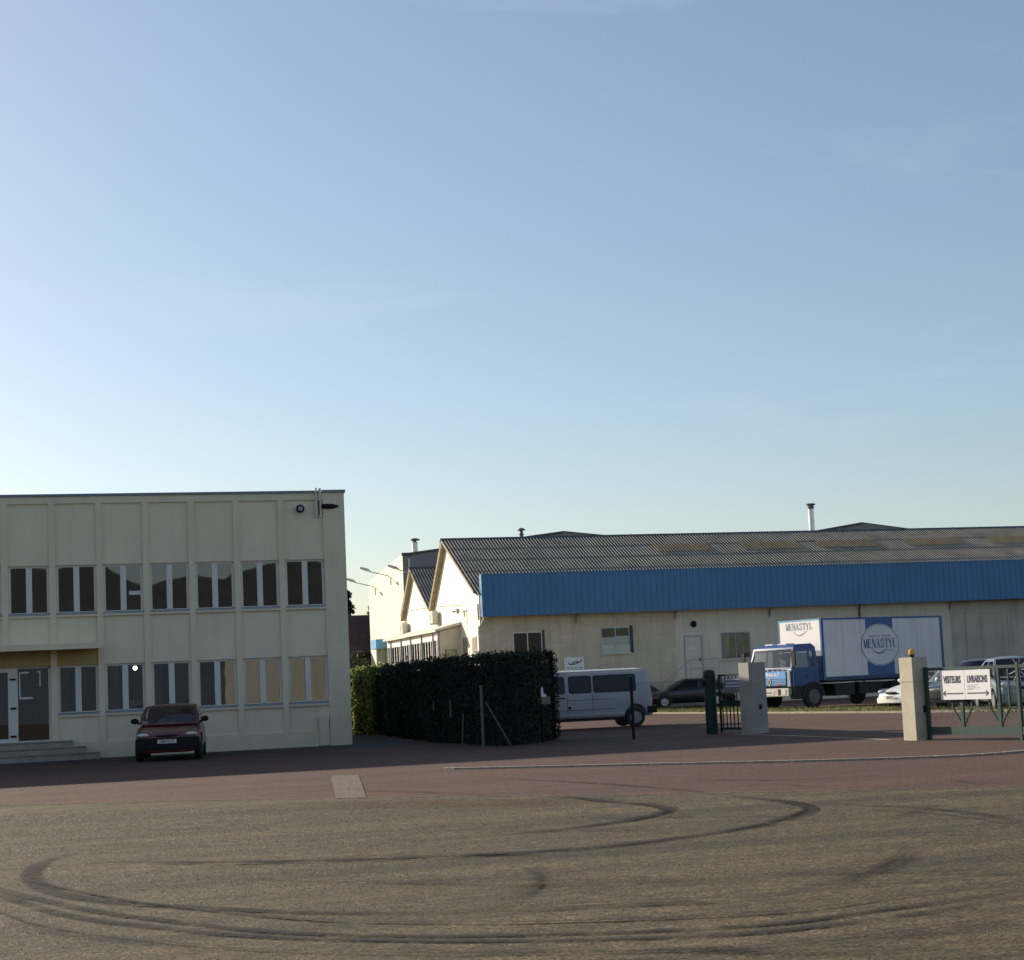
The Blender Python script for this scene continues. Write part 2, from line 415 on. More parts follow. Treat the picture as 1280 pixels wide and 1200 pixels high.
# serif capitals as strokes in a 0..1 box: (polyline, width)
SERIF = {
 'M': [([(.12, 0), (.12, 1)], .05), ([(.12, 1), (.48, .05)], .15), ([(.48, .05), (.85, 1)], .05), ([(.88, 0), (.88, 1)], .16), ([(0, 0), (.24, 0)], .04), ([(.74, 0), (1.02, 0)], .04), ([(0, 1), (.2, 1)], .04), ([(.8, 1), (1.02, 1)], .04)],
 'E': [([(.2, 0), (.2, 1)], .16), ([(.05, 0), (.8, 0), (.84, .22)], .05), ([(.05, 1), (.76, 1), (.8, .8)], .05), ([(.2, .52), (.6, .52)], .05), ([(.6, .38), (.6, .66)], .04)],
 'N': [([(.12, 0), (.12, 1)], .05), ([(.12, 1), (.86, 0)], .17), ([(.88, 0), (.88, 1)], .05), ([(0, 0), (.24, 0)], .04), ([(.76, 1), (1, 1)], .04), ([(0, 1), (.2, 1)], .04)],
 'A': [([(.12, 0), (.48, 1)], .05), ([(.46, 1), (.86, 0)], .17), ([(.26, .36), (.68, .36)], .05), ([(0, 0), (.24, 0)], .04), ([(.7, 0), (1, 0)], .04)],
 'S': [([(.82, .74), (.74, .93), (.5, 1), (.26, .92), (.2, .74), (.34, .58), (.66, .44), (.82, .26), (.72, .06), (.46, -.01), (.24, .06), (.16, .28)], .11)],
 'T': [([(.5, 0), (.5, 1)], .16), ([(.04, .76), (.06, 1), (.94, 1), (.96, .76)], .05), ([(.34, 0), (.66, 0)], .04)],
 'Y': [([(.1, 1), (.5, .46)], .16), ([(.9, 1), (.5, .46)], .05), ([(.5, 0), (.5, .5)], .15), ([(0, 1), (.26, 1)], .04), ([(.76, 1), (1, 1)], .04), ([(.34, 0), (.68, 0)], .04)],
 'L': [([(.22, 0), (.22, 1)], .16), ([(.05, 0), (.84, 0), (.9, .3)], .05), ([(.06, 1), (.4, 1)], .04)],
}
def strokes(mb, poly, w, X, Y, Z, ox, oy, sx, sy, t):
    """flat strokes in local (a,b) mapped by origin + a*X + b*Y, proud by t along Z"""
    def P(a, b): return Vector(ox) + X * a + Y * b + Z * t
    for i in range(len(poly) - 1):
        a = Vector((poly[i][0] * sx, poly[i][1] * sy)); b = Vector((poly[i + 1][0] * sx, poly[i + 1][1] * sy))
        d = b - a
        if d.length < 1e-6: continue
        n = Vector((-d.y, d.x)).normalized() * w / 2; e = d.normalized() * w * .2
        q = [a - n - e, b - n + e, b + n + e, a + n - e]
        top = [P(p.x, p.y) for p in q]; bot = [p - Z * (t * .8) for p in top]
        mb.add(top + bot, [(0, 1, 2, 3), (7, 6, 5, 4), (0, 4, 5, 1), (1, 5, 6, 2), (2, 6, 7, 3), (3, 7, 4, 0)])
def serif_word(name, word, origin, X, Y, width, height, mat, parent, t=.006):
    mb = MB(); n = len(word); cw = width / (n - .1 * (n - 1)) * .96
    for i, ch in enumerate(word):
        ox = Vector(origin) + X * (i * width / n)
        for poly, w in SERIF[ch]:
            strokes(mb, poly, w * (cw * .85 + height * .42), X, Y, X.cross(Y), ox, 0, cw * .86, height, t + .0006 * (i % 3))
    return mb.build(name, mat, parent)
def swoosh(name, pts, w, origin, X, Y, mat, parent, t=.006):
    mb = MB(); n = len(pts) - 1
    for i in range(n):
        k = math.sin(math.pi * (i + .5) / n)
        strokes(mb, [pts[i], pts[i + 1]], w * (.25 + .9 * k), X, Y, X.cross(Y), origin, 0, 1, 1, t + .0004 * (i % 2))
    return mb.build(name, mat, parent)

def leaves(mb, pts_fn, n, size, flat=.0, spread=1.0):
    for _ in range(n):
        p, nrm = pts_fn()
        s = size * random.uniform(.6, 1.4)
        d = Vector((random.gauss(0, 1), random.gauss(0, 1), random.gauss(0, 1))) * spread + Vector(nrm) * 1.2
        d.normalize(); a = d.orthogonal().normalized(); a.rotate(Matrix.Rotation(random.uniform(0, 6.28), 3, d)); b = d.cross(a)
        c = Vector(p)
        mb.add([c - a * s * .5, c + b * s * .28 + d * s * .06, c + a * s * .5, c - b * s * .28 + d * s * .06], [(0, 1, 2, 3)])

def sheet(name, pts, z, mat):
    mb = MB(); mb.add([(x, y, z) for x, y in pts], [tuple(range(len(pts)))])
    o = mb.build(name, mat)
    if o.data.polygons[0].normal.z < 0: o.data.flip_normals()
    return tag(o, kind='structure')

# ------------------------------------------------------------------ camera, light, sky
YAW, PIT, ROLL = R(15), R(5.5), math.atan(.0445)
d = Vector((math.sin(YAW) * math.cos(PIT), math.cos(YAW) * math.cos(PIT), math.sin(PIT)))
r0 = Vector((math.cos(YAW), -math.sin(YAW), 0)); u0 = r0.cross(d)
RX = r0 * math.cos(ROLL) - u0 * math.sin(ROLL); UX = r0 * math.sin(ROLL) + u0 * math.cos(ROLL)
cam = bpy.data.cameras.new('camera'); co = bpy.data.objects.new('camera', cam); COL.objects.link(co)
mw = Matrix((RX, UX, -d)).transposed().to_4x4(); mw.translation = (0, 0, 1.6); co.matrix_world = mw
cam.sensor_fit = 'HORIZONTAL'; cam.sensor_width = 36; cam.lens = 2100 / 1280 * 36
cam.shift_y = .0389; cam.clip_end = 6000; cam.clip_start = .1
SC.camera = co

SUN_EL, SUN_AZ = R(22.0), R(-37.5)          # azimuth from +Y towards +X
sd = Vector((math.sin(SUN_AZ) * math.cos(SUN_EL), math.cos(SUN_AZ) * math.cos(SUN_EL), math.sin(SUN_EL)))
sl = bpy.data.lights.new('sun', 'SUN'); sl.energy = 5.0; sl.angle = R(.5); sl.color = (1, .88, .72)
so = bpy.data.objects.new('sun', sl); COL.objects.link(so); so.rotation_euler = sd.to_track_quat('Z', 'Y').to_euler()
W = bpy.data.worlds.new('World'); SC.world = W; W.use_nodes = True
nt = W.node_tree; nt.nodes.clear()
wo = nt.nodes.new('ShaderNodeOutputWorld'); bg = nt.nodes.new('ShaderNodeBackground')
sk = nt.nodes.new('ShaderNodeTexSky'); sk.sky_type = 'NISHITA'; sk.sun_disc = False
sk.sun_elevation = SUN_EL; sk.sun_rotation = SUN_AZ
sk.altitude = 100; sk.air_density = 1.0; sk.dust_density = 1.0; sk.ozone_density = 1.45
bg.inputs[1].default_value = .094
wv = nt.nodes.new('ShaderNodeTexCoord').outputs['Generated']
cl = ramp(nt, noise(nt, mapping(nt, wv, (1.2, 3.0, 9.0), (0, R(-14), R(20))), 2.1, 7, .62, .4), .56, .86)
km = nt.nodes.new('ShaderNodeMath'); km.operation = 'MULTIPLY'; km.inputs[1].default_value = .16
nt.links.new(cl, km.inputs[0])
veil = mix(nt, .13, sk.outputs[0], (3.6, 4.1, 5.0))        # thin high veil over the blue
nt.links.new(mix(nt, km.outputs[0], veil, (6.6, 6.8, 7.2)), bg.inputs[0])
nt.links.new(bg.outputs[0], wo.inputs[0])
SC.view_settings.view_transform = 'Standard'; SC.view_settings.look = 'None'
SC.view_settings.exposure = 0.5; SC.view_settings.gamma = 1
SC.render.engine = 'CYCLES'
SC.cycles.use_denoising = True; SC.cycles.max_bounces = 8; SC.cycles.transparent_max_bounces = 16

# ------------------------------------------------------------------ ground
sheet('ground', [(-2500, -2500), (2500, -2500), (2500, 3500), (-2500, 3500)], -.02, 'ground')
sheet('yard', [(-60, -60), (110, -60), (110, 81.5), (20, 81.5), (20, 84), (14.5, 84), (12, 62), (-60, 62)], 0, 'asphalt')
sheet('forecourt', [(-60, 64), (-1.05, 28.3), (2.33, 26.1), (7.94, 21.5), (11.58, 18.96), (60, -17), (60, -58), (-60, -58)], .004, 'gravel')
sheet('office_apron', [(-40, 48.8), (-40, 45.6), (1.2, 45.9), (6.9, 45.6), (8.3, 45.2), (9.6, 46.6), (9.9, 58), (8.1, 58), (8.1, 48.8)], .004, 'darkasphalt')
sheet('concrete_slab', [(4.72, 31.5), (5.21, 31.26), (4.22, 24.72), (3.80, 24.92)], .008, 'slab')
sheet('grass_base', [(27.6, 79.6), (29.8, 58), (32.5, 46), (28.6, 46), (26.7, 52.3), (24.2, 66), (22.6, 79.6)], .006, 'ground')
def smooth_curve(pts, step=.25):
    P = [Vector((*p, 0)) for p in pts]; P = [P[0] * 2 - P[1]] + P + [P[-1] * 2 - P[-2]]; out = []
    for i in range(1, len(P) - 2):
        n = max(3, int((P[i + 1] - P[i]).length / step))
        for k in range(n):
            t = k / n
            out.append(.5 * (2 * P[i] + (P[i + 1] - P[i - 1]) * t + (2 * P[i - 1] - 5 * P[i] + 4 * P[i + 1] - P[i + 2]) * t * t + (3 * P[i] - P[i - 1] - 3 * P[i + 1] + P[i + 2]) * t ** 3))
    out.append(P[-2]); return out
def ribbons(name, items, z, mat):
    vs, fs, uv, wear = [], [], [], []
    for q, (w, a, pts) in enumerate(items):
        c = smooth_curve(pts); zz = z + q * .0003; o = len(vs); L = 0
        for i, p in enumerate(c):
            dd = (c[min(i + 1, len(c) - 1)] - c[max(i - 1, 0)]).normalized(); n = Vector((-dd.y, dd.x, 0)) * w * .44
            if i: L += (p - c[i - 1]).length
            e = min(1, i / 6, (len(c) - 1 - i) / 6)
            for s in (-1, 0, 1):
                vs.append((p.x + n.x * s, p.y + n.y * s, zz)); uv.append(((s + 1) / 2, L)); wear.append(a * e)
        for i in range(len(c) - 1):
            for k in (0, 1): fs.append((o + i * 3 + k, o + i * 3 + k + 1, o + i * 3 + 4 + k, o + i * 3 + 3 + k))
    me = bpy.data.meshes.new(name); me.from_pydata(vs, [], fs); me.materials.append(MT[mat])
    ul = me.uv_layers.new(name='UVMap')
    for l in me.loops: ul.data[l.index].uv = uv[l.vertex_index]
    at = me.attributes.new('wear', 'FLOAT', 'POINT'); at.data.foreach_set('value', wear)
    for p in me.polygons:
        if p.normal.z < 0: p.flip()
    ob = bpy.data.objects.new(name, me); COL.objects.link(ob); return tag(ob, kind='structure')
TRACKS = [
 (0.28,0.80,[(0.16,18.76),(-0.24,17.84),(-0.36,16.55),(-0.25,15.42),(0.02,14.45),(0.47,13.66),(1.11,12.90),(1.89,12.14),(2.98,11.53)]),
 (0.20,0.85,[(-0.88,16.18),(-0.57,15.31),(0.08,13.59),(0.63,12.53),(1.35,11.42),(2.05,10.83),(2.69,10.46),(3.69,10.11),(4.42,10.03),(5.03,10.20),(5.81,10.38),(6.66,10.78)]),
 (0.20,0.80,[(-0.86,15.83),(-0.56,14.94),(-0.07,13.33),(0.48,12.31),(1.18,11.32),(2.01,10.63),(2.64,10.24),(3.59,9.84),(4.30,9.76),(5.64,10.08),(6.47,10.49)]),
 (0.30,0.95,[(6.20,22.78),(6.58,22.00),(6.71,20.96),(6.94,20.06),(6.90,19.16),(6.58,18.57),(6.08,18.07),(5.50,17.70),(4.97,17.44),(4.14,17.23)]),
 (0.30,0.80,[(8.17,20.79),(8.35,19.71),(8.39,18.84),(8.19,17.97),(7.53,17.07),(6.74,16.32),(5.79,15.73),(4.51,15.41),(3.38,15.57),(2.42,15.93),(1.22,16.63),(0.11,17.59)]),
 (0.30,0.60,[(8.49,18.74),(8.85,17.79),(9.10,17.12),(9.18,16.00),(8.96,14.58)]),
 (0.30,0.45,[(8.07,15.88),(8.77,16.61),(9.30,17.23),(9.62,17.36)]),
 (0.35,0.42,[(7.29,13.92),(6.81,13.07),(6.33,12.42),(5.85,11.93),(5.26,11.53),(4.42,11.01)]),
 (0.30,0.32,[(3.73,14.91),(3.82,14.10),(3.65,13.28),(3.25,12.39),(2.80,11.73)]),
 (0.25,0.60,[(2.59,11.85),(2.97,11.62),(3.33,11.45),(4.11,11.25),(4.61,10.99),(5.50,10.96)]),
 (0.20,0.50,[(5.72,13.78),(6.29,13.00),(6.90,12.50),(7.46,12.17)]),
 (0.30,0.60,[(4.97,12.65),(5.85,12.11),(6.34,11.91),(7.17,11.71)]),
 (0.14,0.75,[(4.08,26.99),(5.09,25.20),(5.88,23.51)]),
 (0.16,0.60,[(6.64,28.22),(7.41,25.88),(7.82,24.39),(8.19,22.16),(8.25,20.70)]),
 (0.30,0.50,[(8.99,24.32),(10.03,22.87),(11.42,22.52)]),
 (0.20,0.55,[(9.67,22.55),(9.65,21.67),(9.82,20.64)]),
 (0.30,0.60,[(11.65,21.25),(11.54,20.45),(11.41,19.53)]),
 (0.35,0.50,[(4.05,9.11),(4.58,9.14),(5.19,9.31),(5.87,9.52)]),
 (0.30,0.50,[(1.59,10.54),(2.53,9.82),(3.42,9.39),(4.16,8.82),(5.38,8.75)]),
 (0.30,0.45,[(0.32,20.86),(0.89,21.16),(1.44,20.83),(1.75,21.11)]),
 (0.25,0.50,[(1.51,23.27),(2.25,23.26),(3.02,23.78)]),
 (0.25,0.40,[(2.79,18.30),(3.50,17.42),(4.30,17.21)]),
 (0.20,0.35,[(1.42,14.78),(2.61,13.73),(3.69,12.78),(4.82,12.27)]),
 (0.20,0.40,[(3.17,11.01),(4.13,10.53),(4.92,10.39)]),
 (0.25,0.40,[(-0.50,13.20),(0.01,12.11),(0.56,11.33),(1.16,10.65)]),
]
rt = random.Random(5)
for w, a, p in TRACKS[1:5] + TRACKS[3:12] + TRACKS[17:19]:           # thinner lines running beside the main ones
    o = rt.choice((-1, 1)) * rt.uniform(.14, .55); k = rt.uniform(-.1, .1)
    TRACKS.append((rt.uniform(.05, .11), rt.uniform(.45, .8), [(x + o * .5 + k, y + o) for x, y in p]))
for _ in range(26):                                           # short scuffs along the turning sweep
    x, y = rt.uniform(-1, 10), rt.uniform(9.5, 24); L = rt.uniform(.8, 3.5); c = rt.uniform(-.4, .4)
    TRACKS.append((rt.uniform(.06, .35), rt.uniform(.2, .45), [(x, y), (x + L * .5, y - L * .38 + c * .3), (x + L, y - L * .80)]))
ribbons('tyre_marks', TRACKS, .012, 'mark')
ribbons('dirt_stain', [(1.9, .9, [(3.1, 22.6), (3.9, 22.9), (5.0, 22.3), (6.2, 21.4), (6.8, 21.3)]), (1.0, .6, [(3.2, 23.7), (3.8, 24.0), (5.2, 22.9)])], .0092, 'soil')
# loose chippings standing proud of the worn forecourt
mb = MB(); rg = random.Random(11); near = set()
for w, a, p in TRACKS:                                        # wheels have swept the chippings off the tracks
    if a < .5: continue
    for c in smooth_curve(p, .08):
        for i in (-1, 0, 1):
            for j in (-1, 0, 1): near.add((int(c.x / .07) + i, int(c.y / .07) + j))
while len(mb.f) < 4 * 150000:
    z = 8.6 + 16 * rg.random() ** 1.05; t = rg.uniform(-.33, .33)
    x, y = z * (t * math.cos(YAW) + math.sin(YAW)), z * (-t * math.sin(YAW) + math.cos(YAW))
    if y > 27.4 - .803 * x or (int(x / .07), int(y / .07)) in near and rg.random() < .85: continue
    k = math.sin(x * 1.3 + y * 2.1) + math.sin(x * .6 - y * 1.2) + math.sin(y * 3.3 - x * .4)
    if rg.random() > .80 + .08 * k: continue
    r = rg.uniform(.0028, .0062) * (.65 + z / 26); a = rg.uniform(0, 6.28); h = r * rg.uniform(.25, .75)
    q = [(x + r * rg.uniform(.7, 1.2) * math.cos(a + j * 1.5708), y + r * rg.uniform(.7, 1.2) * math.sin(a + j * 1.5708), .0035) for j in range(4)]
    mb.add(q + [(x + r * rg.uniform(-.3, .3), y + r * rg.uniform(-.3, .3), .004 + h)], [(0, 1, 4), (1, 2, 4), (2, 3, 4), (3, 0, 4)])
me = bpy.data.meshes.new('gravel'); me.from_pydata(mb.v, [], mb.f); me.materials.append(MT['chip']); me.update()
o = bpy.data.objects.new('gravel', me); COL.objects.link(o)
tag(o, 'loose tan and dark stone chippings scattered over the worn forecourt', 'gravel', kind='stuff')
# kerb: a dropped kerb line and the edge setts of the forecourt
def strip(name, pts, w, h, mat, z0=-.01):
    mb = MB(); c = smooth_curve(pts, .6); 
    for i in range(len(c) - 1):
        a, b = c[i], c[i + 1]; dd = (b - a).normalized(); n = Vector((-dd.y, dd.x, 0)) * w / 2; g = dd * .006
        q = [a - n + g, b - n - g, b + n - g, a + n + g]
        mb.add([(p.x, p.y, z0) for p in q] + [(p.x, p.y, z0 + h) for p in q], [(0, 3, 2, 1), (4, 5, 6, 7), (0, 1, 5, 4), (1, 2, 6, 5), (2, 3, 7, 6), (3, 0, 4, 7)])
    return tag(mb.build(name, mat), kind='structure')
strip('kerb', [(6.9, 31.6), (7.47, 30.92), (10.55, 28.47), (12.52, 26.9), (14.2, 26.0), (15.4, 25.9), (17.2, 26.6)], .13, .045, 'kerb')
strip('forecourt_edging', [(-14, 38.2), (-1.05, 28.3), (2.33, 26.1), (7.94, 21.5), (11.58, 18.96), (20, 12.6)], .09, .018, 'slab')
strip('gate_threshold', [(16.6, 40.7), (16.9, 38), (17.1, 33.2)], .10, .016, 'kerb')
strip('grass_kerb', [(22.4, 79.6), (24.05, 66), (26.55, 52.3), (28.45, 46)], .22, .07, 'kerb')
# grass on the verge beyond the gate
mb = MB()
for _ in range(15000):
    t = random.random() ** 1.2; y = 46 + 33 * t
    nx = 26.7 + (52.3 - y) * .19 if y < 66 else 24.2 - (y - 66) * .12
    fx = 29.8 + (58 - y) * .12 if y < 58 else 29.8 - (y - 58) * .10
    x = random.uniform(nx + .1, fx); h = random.uniform(.03, .13) * (1.2 if random.random() < .3 else .8); a = random.uniform(0, 6.28); w = .022
    mb.add([(x + w * math.cos(a), y + w * math.sin(a), 0), (x - w * math.cos(a), y - w * math.sin(a), 0), (x + random.gauss(0, .03), y + random.gauss(0, .03), h)], [(0, 1, 2)])
tag(mb.build('grass', 'grassblade'), 'short dry green grass on the verge in front of the parked vehicles', 'grass', kind='stuff')
mb = MB()
for _ in range(5000):
    x = random.uniform(12.5, 19.5); y = random.uniform(66, 108); h = random.uniform(.05, .3); a = random.uniform(0, 6.28); w = .05
    mb.add([(x + w * math.cos(a), y + w * math.sin(a), -.02), (x - w * math.cos(a), y - w * math.sin(a), -.02), (x + random.gauss(0, .05), y + random.gauss(0, .05), h)], [(0, 1, 2)])
tag(mb.build('grass', 'grassblade'), 'lawn grass behind the clipped hedge beside the workshop annex', 'grass', kind='stuff')

# ------------------------------------------------------------------ office block
OY = 48.5
of = thing('office_building', 'two storey cream office block with a flat roof and rows of paired windows', 'building')
XL, XR = -15.66, 7.30          # bays of 1.28 m
PX_ = [6.06 - 1.28 * i for i in range(17)]
pil = sorted(PX_)
mb = MB()                      # recessed wall strips
for z0, z1 in ((.45, 1.17), (2.60, 3.95), (5.40, 7.13)):
    if z0 < 1:                 # the entrance door interrupts the lowest strip
        mb.box(XL, -2.9, OY + .055, OY + .30, z0, z1); mb.box(-.34, XR, OY + .055, OY + .30, z0, z1)
    else: mb.box(XL, XR, OY + .055, OY + .30, z0, z1)
wall = mb.build('wall', 'render', of)
mb = MB()                      # projecting frame: plinth, top band, sills, piers
mb.box(XL, XR, OY, OY + .30, 0, .45); mb.box(XL, XR, OY, OY + .30, 7.13, 7.33)
for x in pil: mb.box(x - .085, x + .085, OY, OY + .30, 3.03 if abs(x + 1.62) < .1 else .45, 7.13)
for z in (1.17, 3.95): 
    for i in range(len(pil)):
        a = pil[i] + .085; b = (pil[i + 1] - .085) if i + 1 < len(pil) else XR
        if z > 2 or b < -2.8 or a > -.5: mb.box(a, b, OY - .02, OY + .30, z, z + .055)
mb.box(XR, 7.93, OY - .012, OY + .30, 0, 7.33)
mb.build('facade_frame', 'render2', of)
mb = MB()
mb.box(7.63, 7.93, OY + .30, OY + 12.4, 0, 7.33); mb.box(XL - .3, XL, OY, OY + 12.4, 0, 7.33); mb.box(XL, 7.63, OY + 12.1, OY + 12.4, 0, 7.33)
mb.build('side_wall', 'cream', of)
mb = MB(); mb.box(XL - .3, 7.93, OY + .31, OY + 12.4, 7.331, 7.36); mb.build('roof', 'coping', of)
mb = MB(); mb.box(XL - .35, 7.22, OY - .04, OY + .34, 7.332, 7.40); mb.box(7.27, 7.97, OY - .05, OY + .34, 7.332, 7.415)
mb.build('coping', 'coping', of)
mb = MB()
for z in (.46, 3.42): 
    mb.box(XL + .02, 7.6, OY + .32, OY + 5, z - .05, z); mb.box(XL + .02, 7.6, OY + .32, OY + 5, z + 2.75, z + 2.8)
    mb.box(XL + .02, 7.6, OY + 5, OY + 5.1, z, z + 2.75)
    for x in (-11, -6, -2.9, .97, 4.78): mb.box(x - .05, x + .05, OY + .35, OY + 5, z, z + 2.75)
mb.build('interior', 'room', of)
def office_window(a, b, z0, z1, shut=None):
    y = OY + .13; mb = MB(); w = .055; c = (a + b) / 2 + .005
    mb.box(a, a + w + .02, y, y + .06, z0, z1); mb.box(b - w - .02, b, y, y + .06, z0, z1)
    mb.box(a + w + .02, b - w - .02, y, y + .06, z0, z0 + w); mb.box(a + w + .02, b - w - .02, y, y + .06, z1 - w, z1)
    mb.box(c - .08, c + .08, y - .02, y + .06, z0 + w, z1 - w)
    f = mb.build('window', 'white_frame', of)
    mb = MB(); mb.box(a + w + .02, c - .08, y + .03, y + .036, z0 + w, z1 - w); mb.box(c + .08, b - w - .02, y + .03, y + .036, z0 + w, z1 - w)
    mb.build('pane', 'pane', f)
    mb = MB(); mb.prism([(y - .15, z0 - .03), (y - .15, z0 - .002), (y, z0 + .035), (y + .06, z0 + .035), (y + .06, z0 - .03)], a + .01, b - .01, 'x')
    mb.build('sill', 'alu', f)
    return f
for i in range(len(pil)):
    a = pil[i] + .085; b = (pil[i + 1] - .085) if i + 1 < len(pil) else XR
    office_window(a, b, 4.04, 5.40)
    if b > -4.2 and abs((a + b) / 2 - (pil[11] - .64)) > .3 and not (-3.0 < (a + b) / 2 < -.35): office_window(a, b, 1.26, 2.60)
    elif b <= -4.2: office_window(a, b, 1.26, 2.60)
# curtains, blinds and a sheet of paper behind the glass
for i, (x0, x1) in enumerate(((3.62, 3.90), (4.22, 4.62), (4.93, 5.95), (6.22, 6.78), (1.2, 1.4), (-.2, .05), (2.3, 2.6))):
    k = 14; mb = MB()
    for j in range(k):
        xa = x0 + (x1 - x0) * j / k; xb = x0 + (x1 - x0) * (j + 1) / k
        zb_ = 1.35 + (.22 if i == 3 else .5 if i == 1 else .08) * random.random(); ya = OY + .36 + .03 * (j % 2); yb = OY + .36 + .03 * ((j + 1) % 2)
        mb.add([(xa, ya, zb_), (xb, yb, zb_), (xb, yb, 2.6), (xa, ya, 2.6)], [(0, 1, 2, 3)])
    mb.build('curtain', 'creamcurtain', of)
mb = MB(); mb.box(1.63 + .08, 2.12, OY + .2, OY + .215, 1.30, 1.56); mb.build('notice', 'paper', of)
mb = MB(); mb.box(1.74, 2.10, OY + .14, OY + .15, 4.52, 4.63); mb.build('sticker', 'paper', of)
# lamp glowing behind the ground floor pane
lp = thing('ceiling_lamp', 'bright white lamp glowing behind a ground floor office window', 'lamp', (1.87, OY + .42, 2.46))
mb = MB(); mb.ball((0, 0, 0), .062, 12, 8); mb.build('bulb', 'lampglow', lp)
mb = MB(); mb.tube([(0, 0, .06), (0, 0, .72)], .008, 6); mb.lathe([(.02, .05), (.05, .06), (.05, .09), (.02, .1)]); mb.build('holder', 'black', lp)
# entrance
xd = -.31
mb = MB(); mb.box(-3.0, .90, OY + .03, OY + .0545, 2.60, 3.02); mb.build('entrance_fascia', 'ochre', of)
mb = MB(); mb.box(-3.2, .885, OY - .95, OY + .05, 3.04, 3.16); mb.box(-3.24, .925, OY - .99, OY - .95, 3.02, 3.18)
mb.build('canopy', 'render2', of)
dr = MB(); y = OY + .14
for a, b in ((-2.95, -2.85), (-1.58, -1.32), (-.50, -.40)): dr.box(a, b, y, y + .07, .52, 2.56)
dr.box(-2.85, -.50, y, y + .07, 2.56, 2.66); dr.box(-2.85, -1.58, y, y + .07, .52, .64); dr.box(-1.32, -.50, y, y + .07, .52, .57)
dr.box(-2.85, -1.58, y + .001, y + .069, 2.47, 2.56)
door = dr.build('entrance_door', 'white_frame', of)
mb = MB(); mb.box(-2.85, -1.58, y + .03, y + .036, .64, 2.47); mb.box(-1.32, -.50, y + .03, y + .036, .57, 2.56); mb.build('pane', 'pane', door)
mb = MB()
for z in (.68, 1.45, 2.25): mb = MB(); mb.box(-1.53, -1.37, y - .03, y, z, z + .05); mb.lathe([(.03, y - .05), (.03, y - .03)], (-1.40, 0, z + .025), 'y', 10); mb.build('hinge', 'black', door)
mb = MB(); yy = y + .018
mb.box(-1.25, -1.02, yy, yy + .006, 2.42, 2.47); mb.box(-1.28, -1.25, yy, yy + .006, 1.72, 2.47); mb.box(-1.25, -.92, yy, yy + .006, 1.72, 1.77)
mb.build('window_sticker', 'paper', door); mb = MB()
mb.box(-.80, -.70, yy, yy + .006, 2.44, 2.48); mb.box(-.74, -.71, yy, yy + .006, 2.05, 2.44)
mb.build('window_sticker', 'paper', door)
mb = MB()
mb.box(-4.2, .10, OY - .30, OY + .14, 0, .50); mb.box(-4.2, .47, OY - .55, OY - .302, 0, .335); mb.box(-4.2, .47, OY - .302, OY, 0, .333)
mb.box(-4.2, .83, OY - .85, OY - .552, 0, .17); mb.box(.472, .83, OY - .552, OY, 0, .168)
mb.build('steps', 'steps', of, bevel=.012)
mb = MB(); mb.box(-4.22, .13, OY - .33, OY + .13, .503, .535); mb.box(-4.22, .50, OY - .58, OY - .332, .338, .368); mb.box(-4.22, .86, OY - .88, OY - .582, .173, .203); mb.build('treads', 'kerb', of)
mb = MB(); mb.box(-.40, -.31 - .085, OY + .05, OY + .20, .45, 2.6); mb.build('door_jamb', 'render2', of)
# service box, hopper and downpipe, lights
mb = MB(); mb.box(6.98, 7.26, OY - .10, OY + .0, .02, .86); mb.build('meter_box', 'render2', of, bevel=.01)
mb = MB(); mb.box(7.18, 7.255, OY - .05, OY + .0, 6.62, 7.46); mb.tube([(7.10, OY - .07, 7.47), (7.10, OY - .07, 6.62)], .032, 8); mb.build('overflow_pipe', 'pipe', of)
mb = MB(); mb.box(7.165, 7.2, OY - .052, OY - .05, 6.66, 7.1); mb.build('pipe_slot', 'black', of)
fl = thing('floodlight', 'round black floodlight on the office facade above the last upper window', 'floodlight', (6.62, OY, 6.86))
mb = MB(); mb.lathe([(.05, -.02), (.11, -.06), (.125, -.16), (.10, -.2)], (0, 0, 0), 'y', 16); mb.build('housing', 'black', fl, True)
mb = MB(); mb.lathe([(.07, -.205), (.07, -.212)], (0, 0, 0), 'y', 16); mb.build('lens', 'inkgrey', fl)
mb = MB(); mb.box(-.03, .03, -.02, .09, -.03, .03); mb.build('bracket', 'black', fl)
cm = thing('security_camera', 'dark bullet shaped camera on the office corner pier beside the roof pipe', 'camera', (7.36, OY - .05, 6.93))
mb = MB(); mb.lathe([(.06, -.1), (.075, 0), (.07, .22), (.02, .40)], (0, 0, 0), 'x', 12); mb.build('housing', 'black', cm, True)
mb = MB(); mb.box(-.03, .03, 0, .05, -.03, .03); mb.build('bracket', 'black', cm)

# ------------------------------------------------------------------ workshop with corrugated saw-tooth roof
XG, WY, XE = 19.82, 81.0, 78.0
ws = thing('workshop', 'long low workshop with corrugated pitched roof and a deep blue fascia band', 'building')
AP1, VA, AP2, LE = (87.9, 9.40), (91.8, 5.85), (96.9, 8.55), (100.0, 5.85)
for nm, mt, x0, x1 in (('wall', 'block', XG + .002, 30.08), ('wall', 'smooth', 30.08, 45.7), ('wall', 'panelwall', 45.7, XE)):
    mb = MB(); mb.box(x0, x1, WY, WY + .3, 0, 5.3); w_ = mb.build(nm, mt, ws)
    if mt == 'smooth': w_['label'] = 'smooth paler wall section'
mb = MB(); mb.prism([(WY + .001, 0), (100, 0), (100, 5.75), (96.9, 8.43), (91.8, 5.7), (87.9, 9.26), (WY + .001, 6.02)], XG, XG + .3, 'x'); mb.build('gable_wall', 'cream', ws)
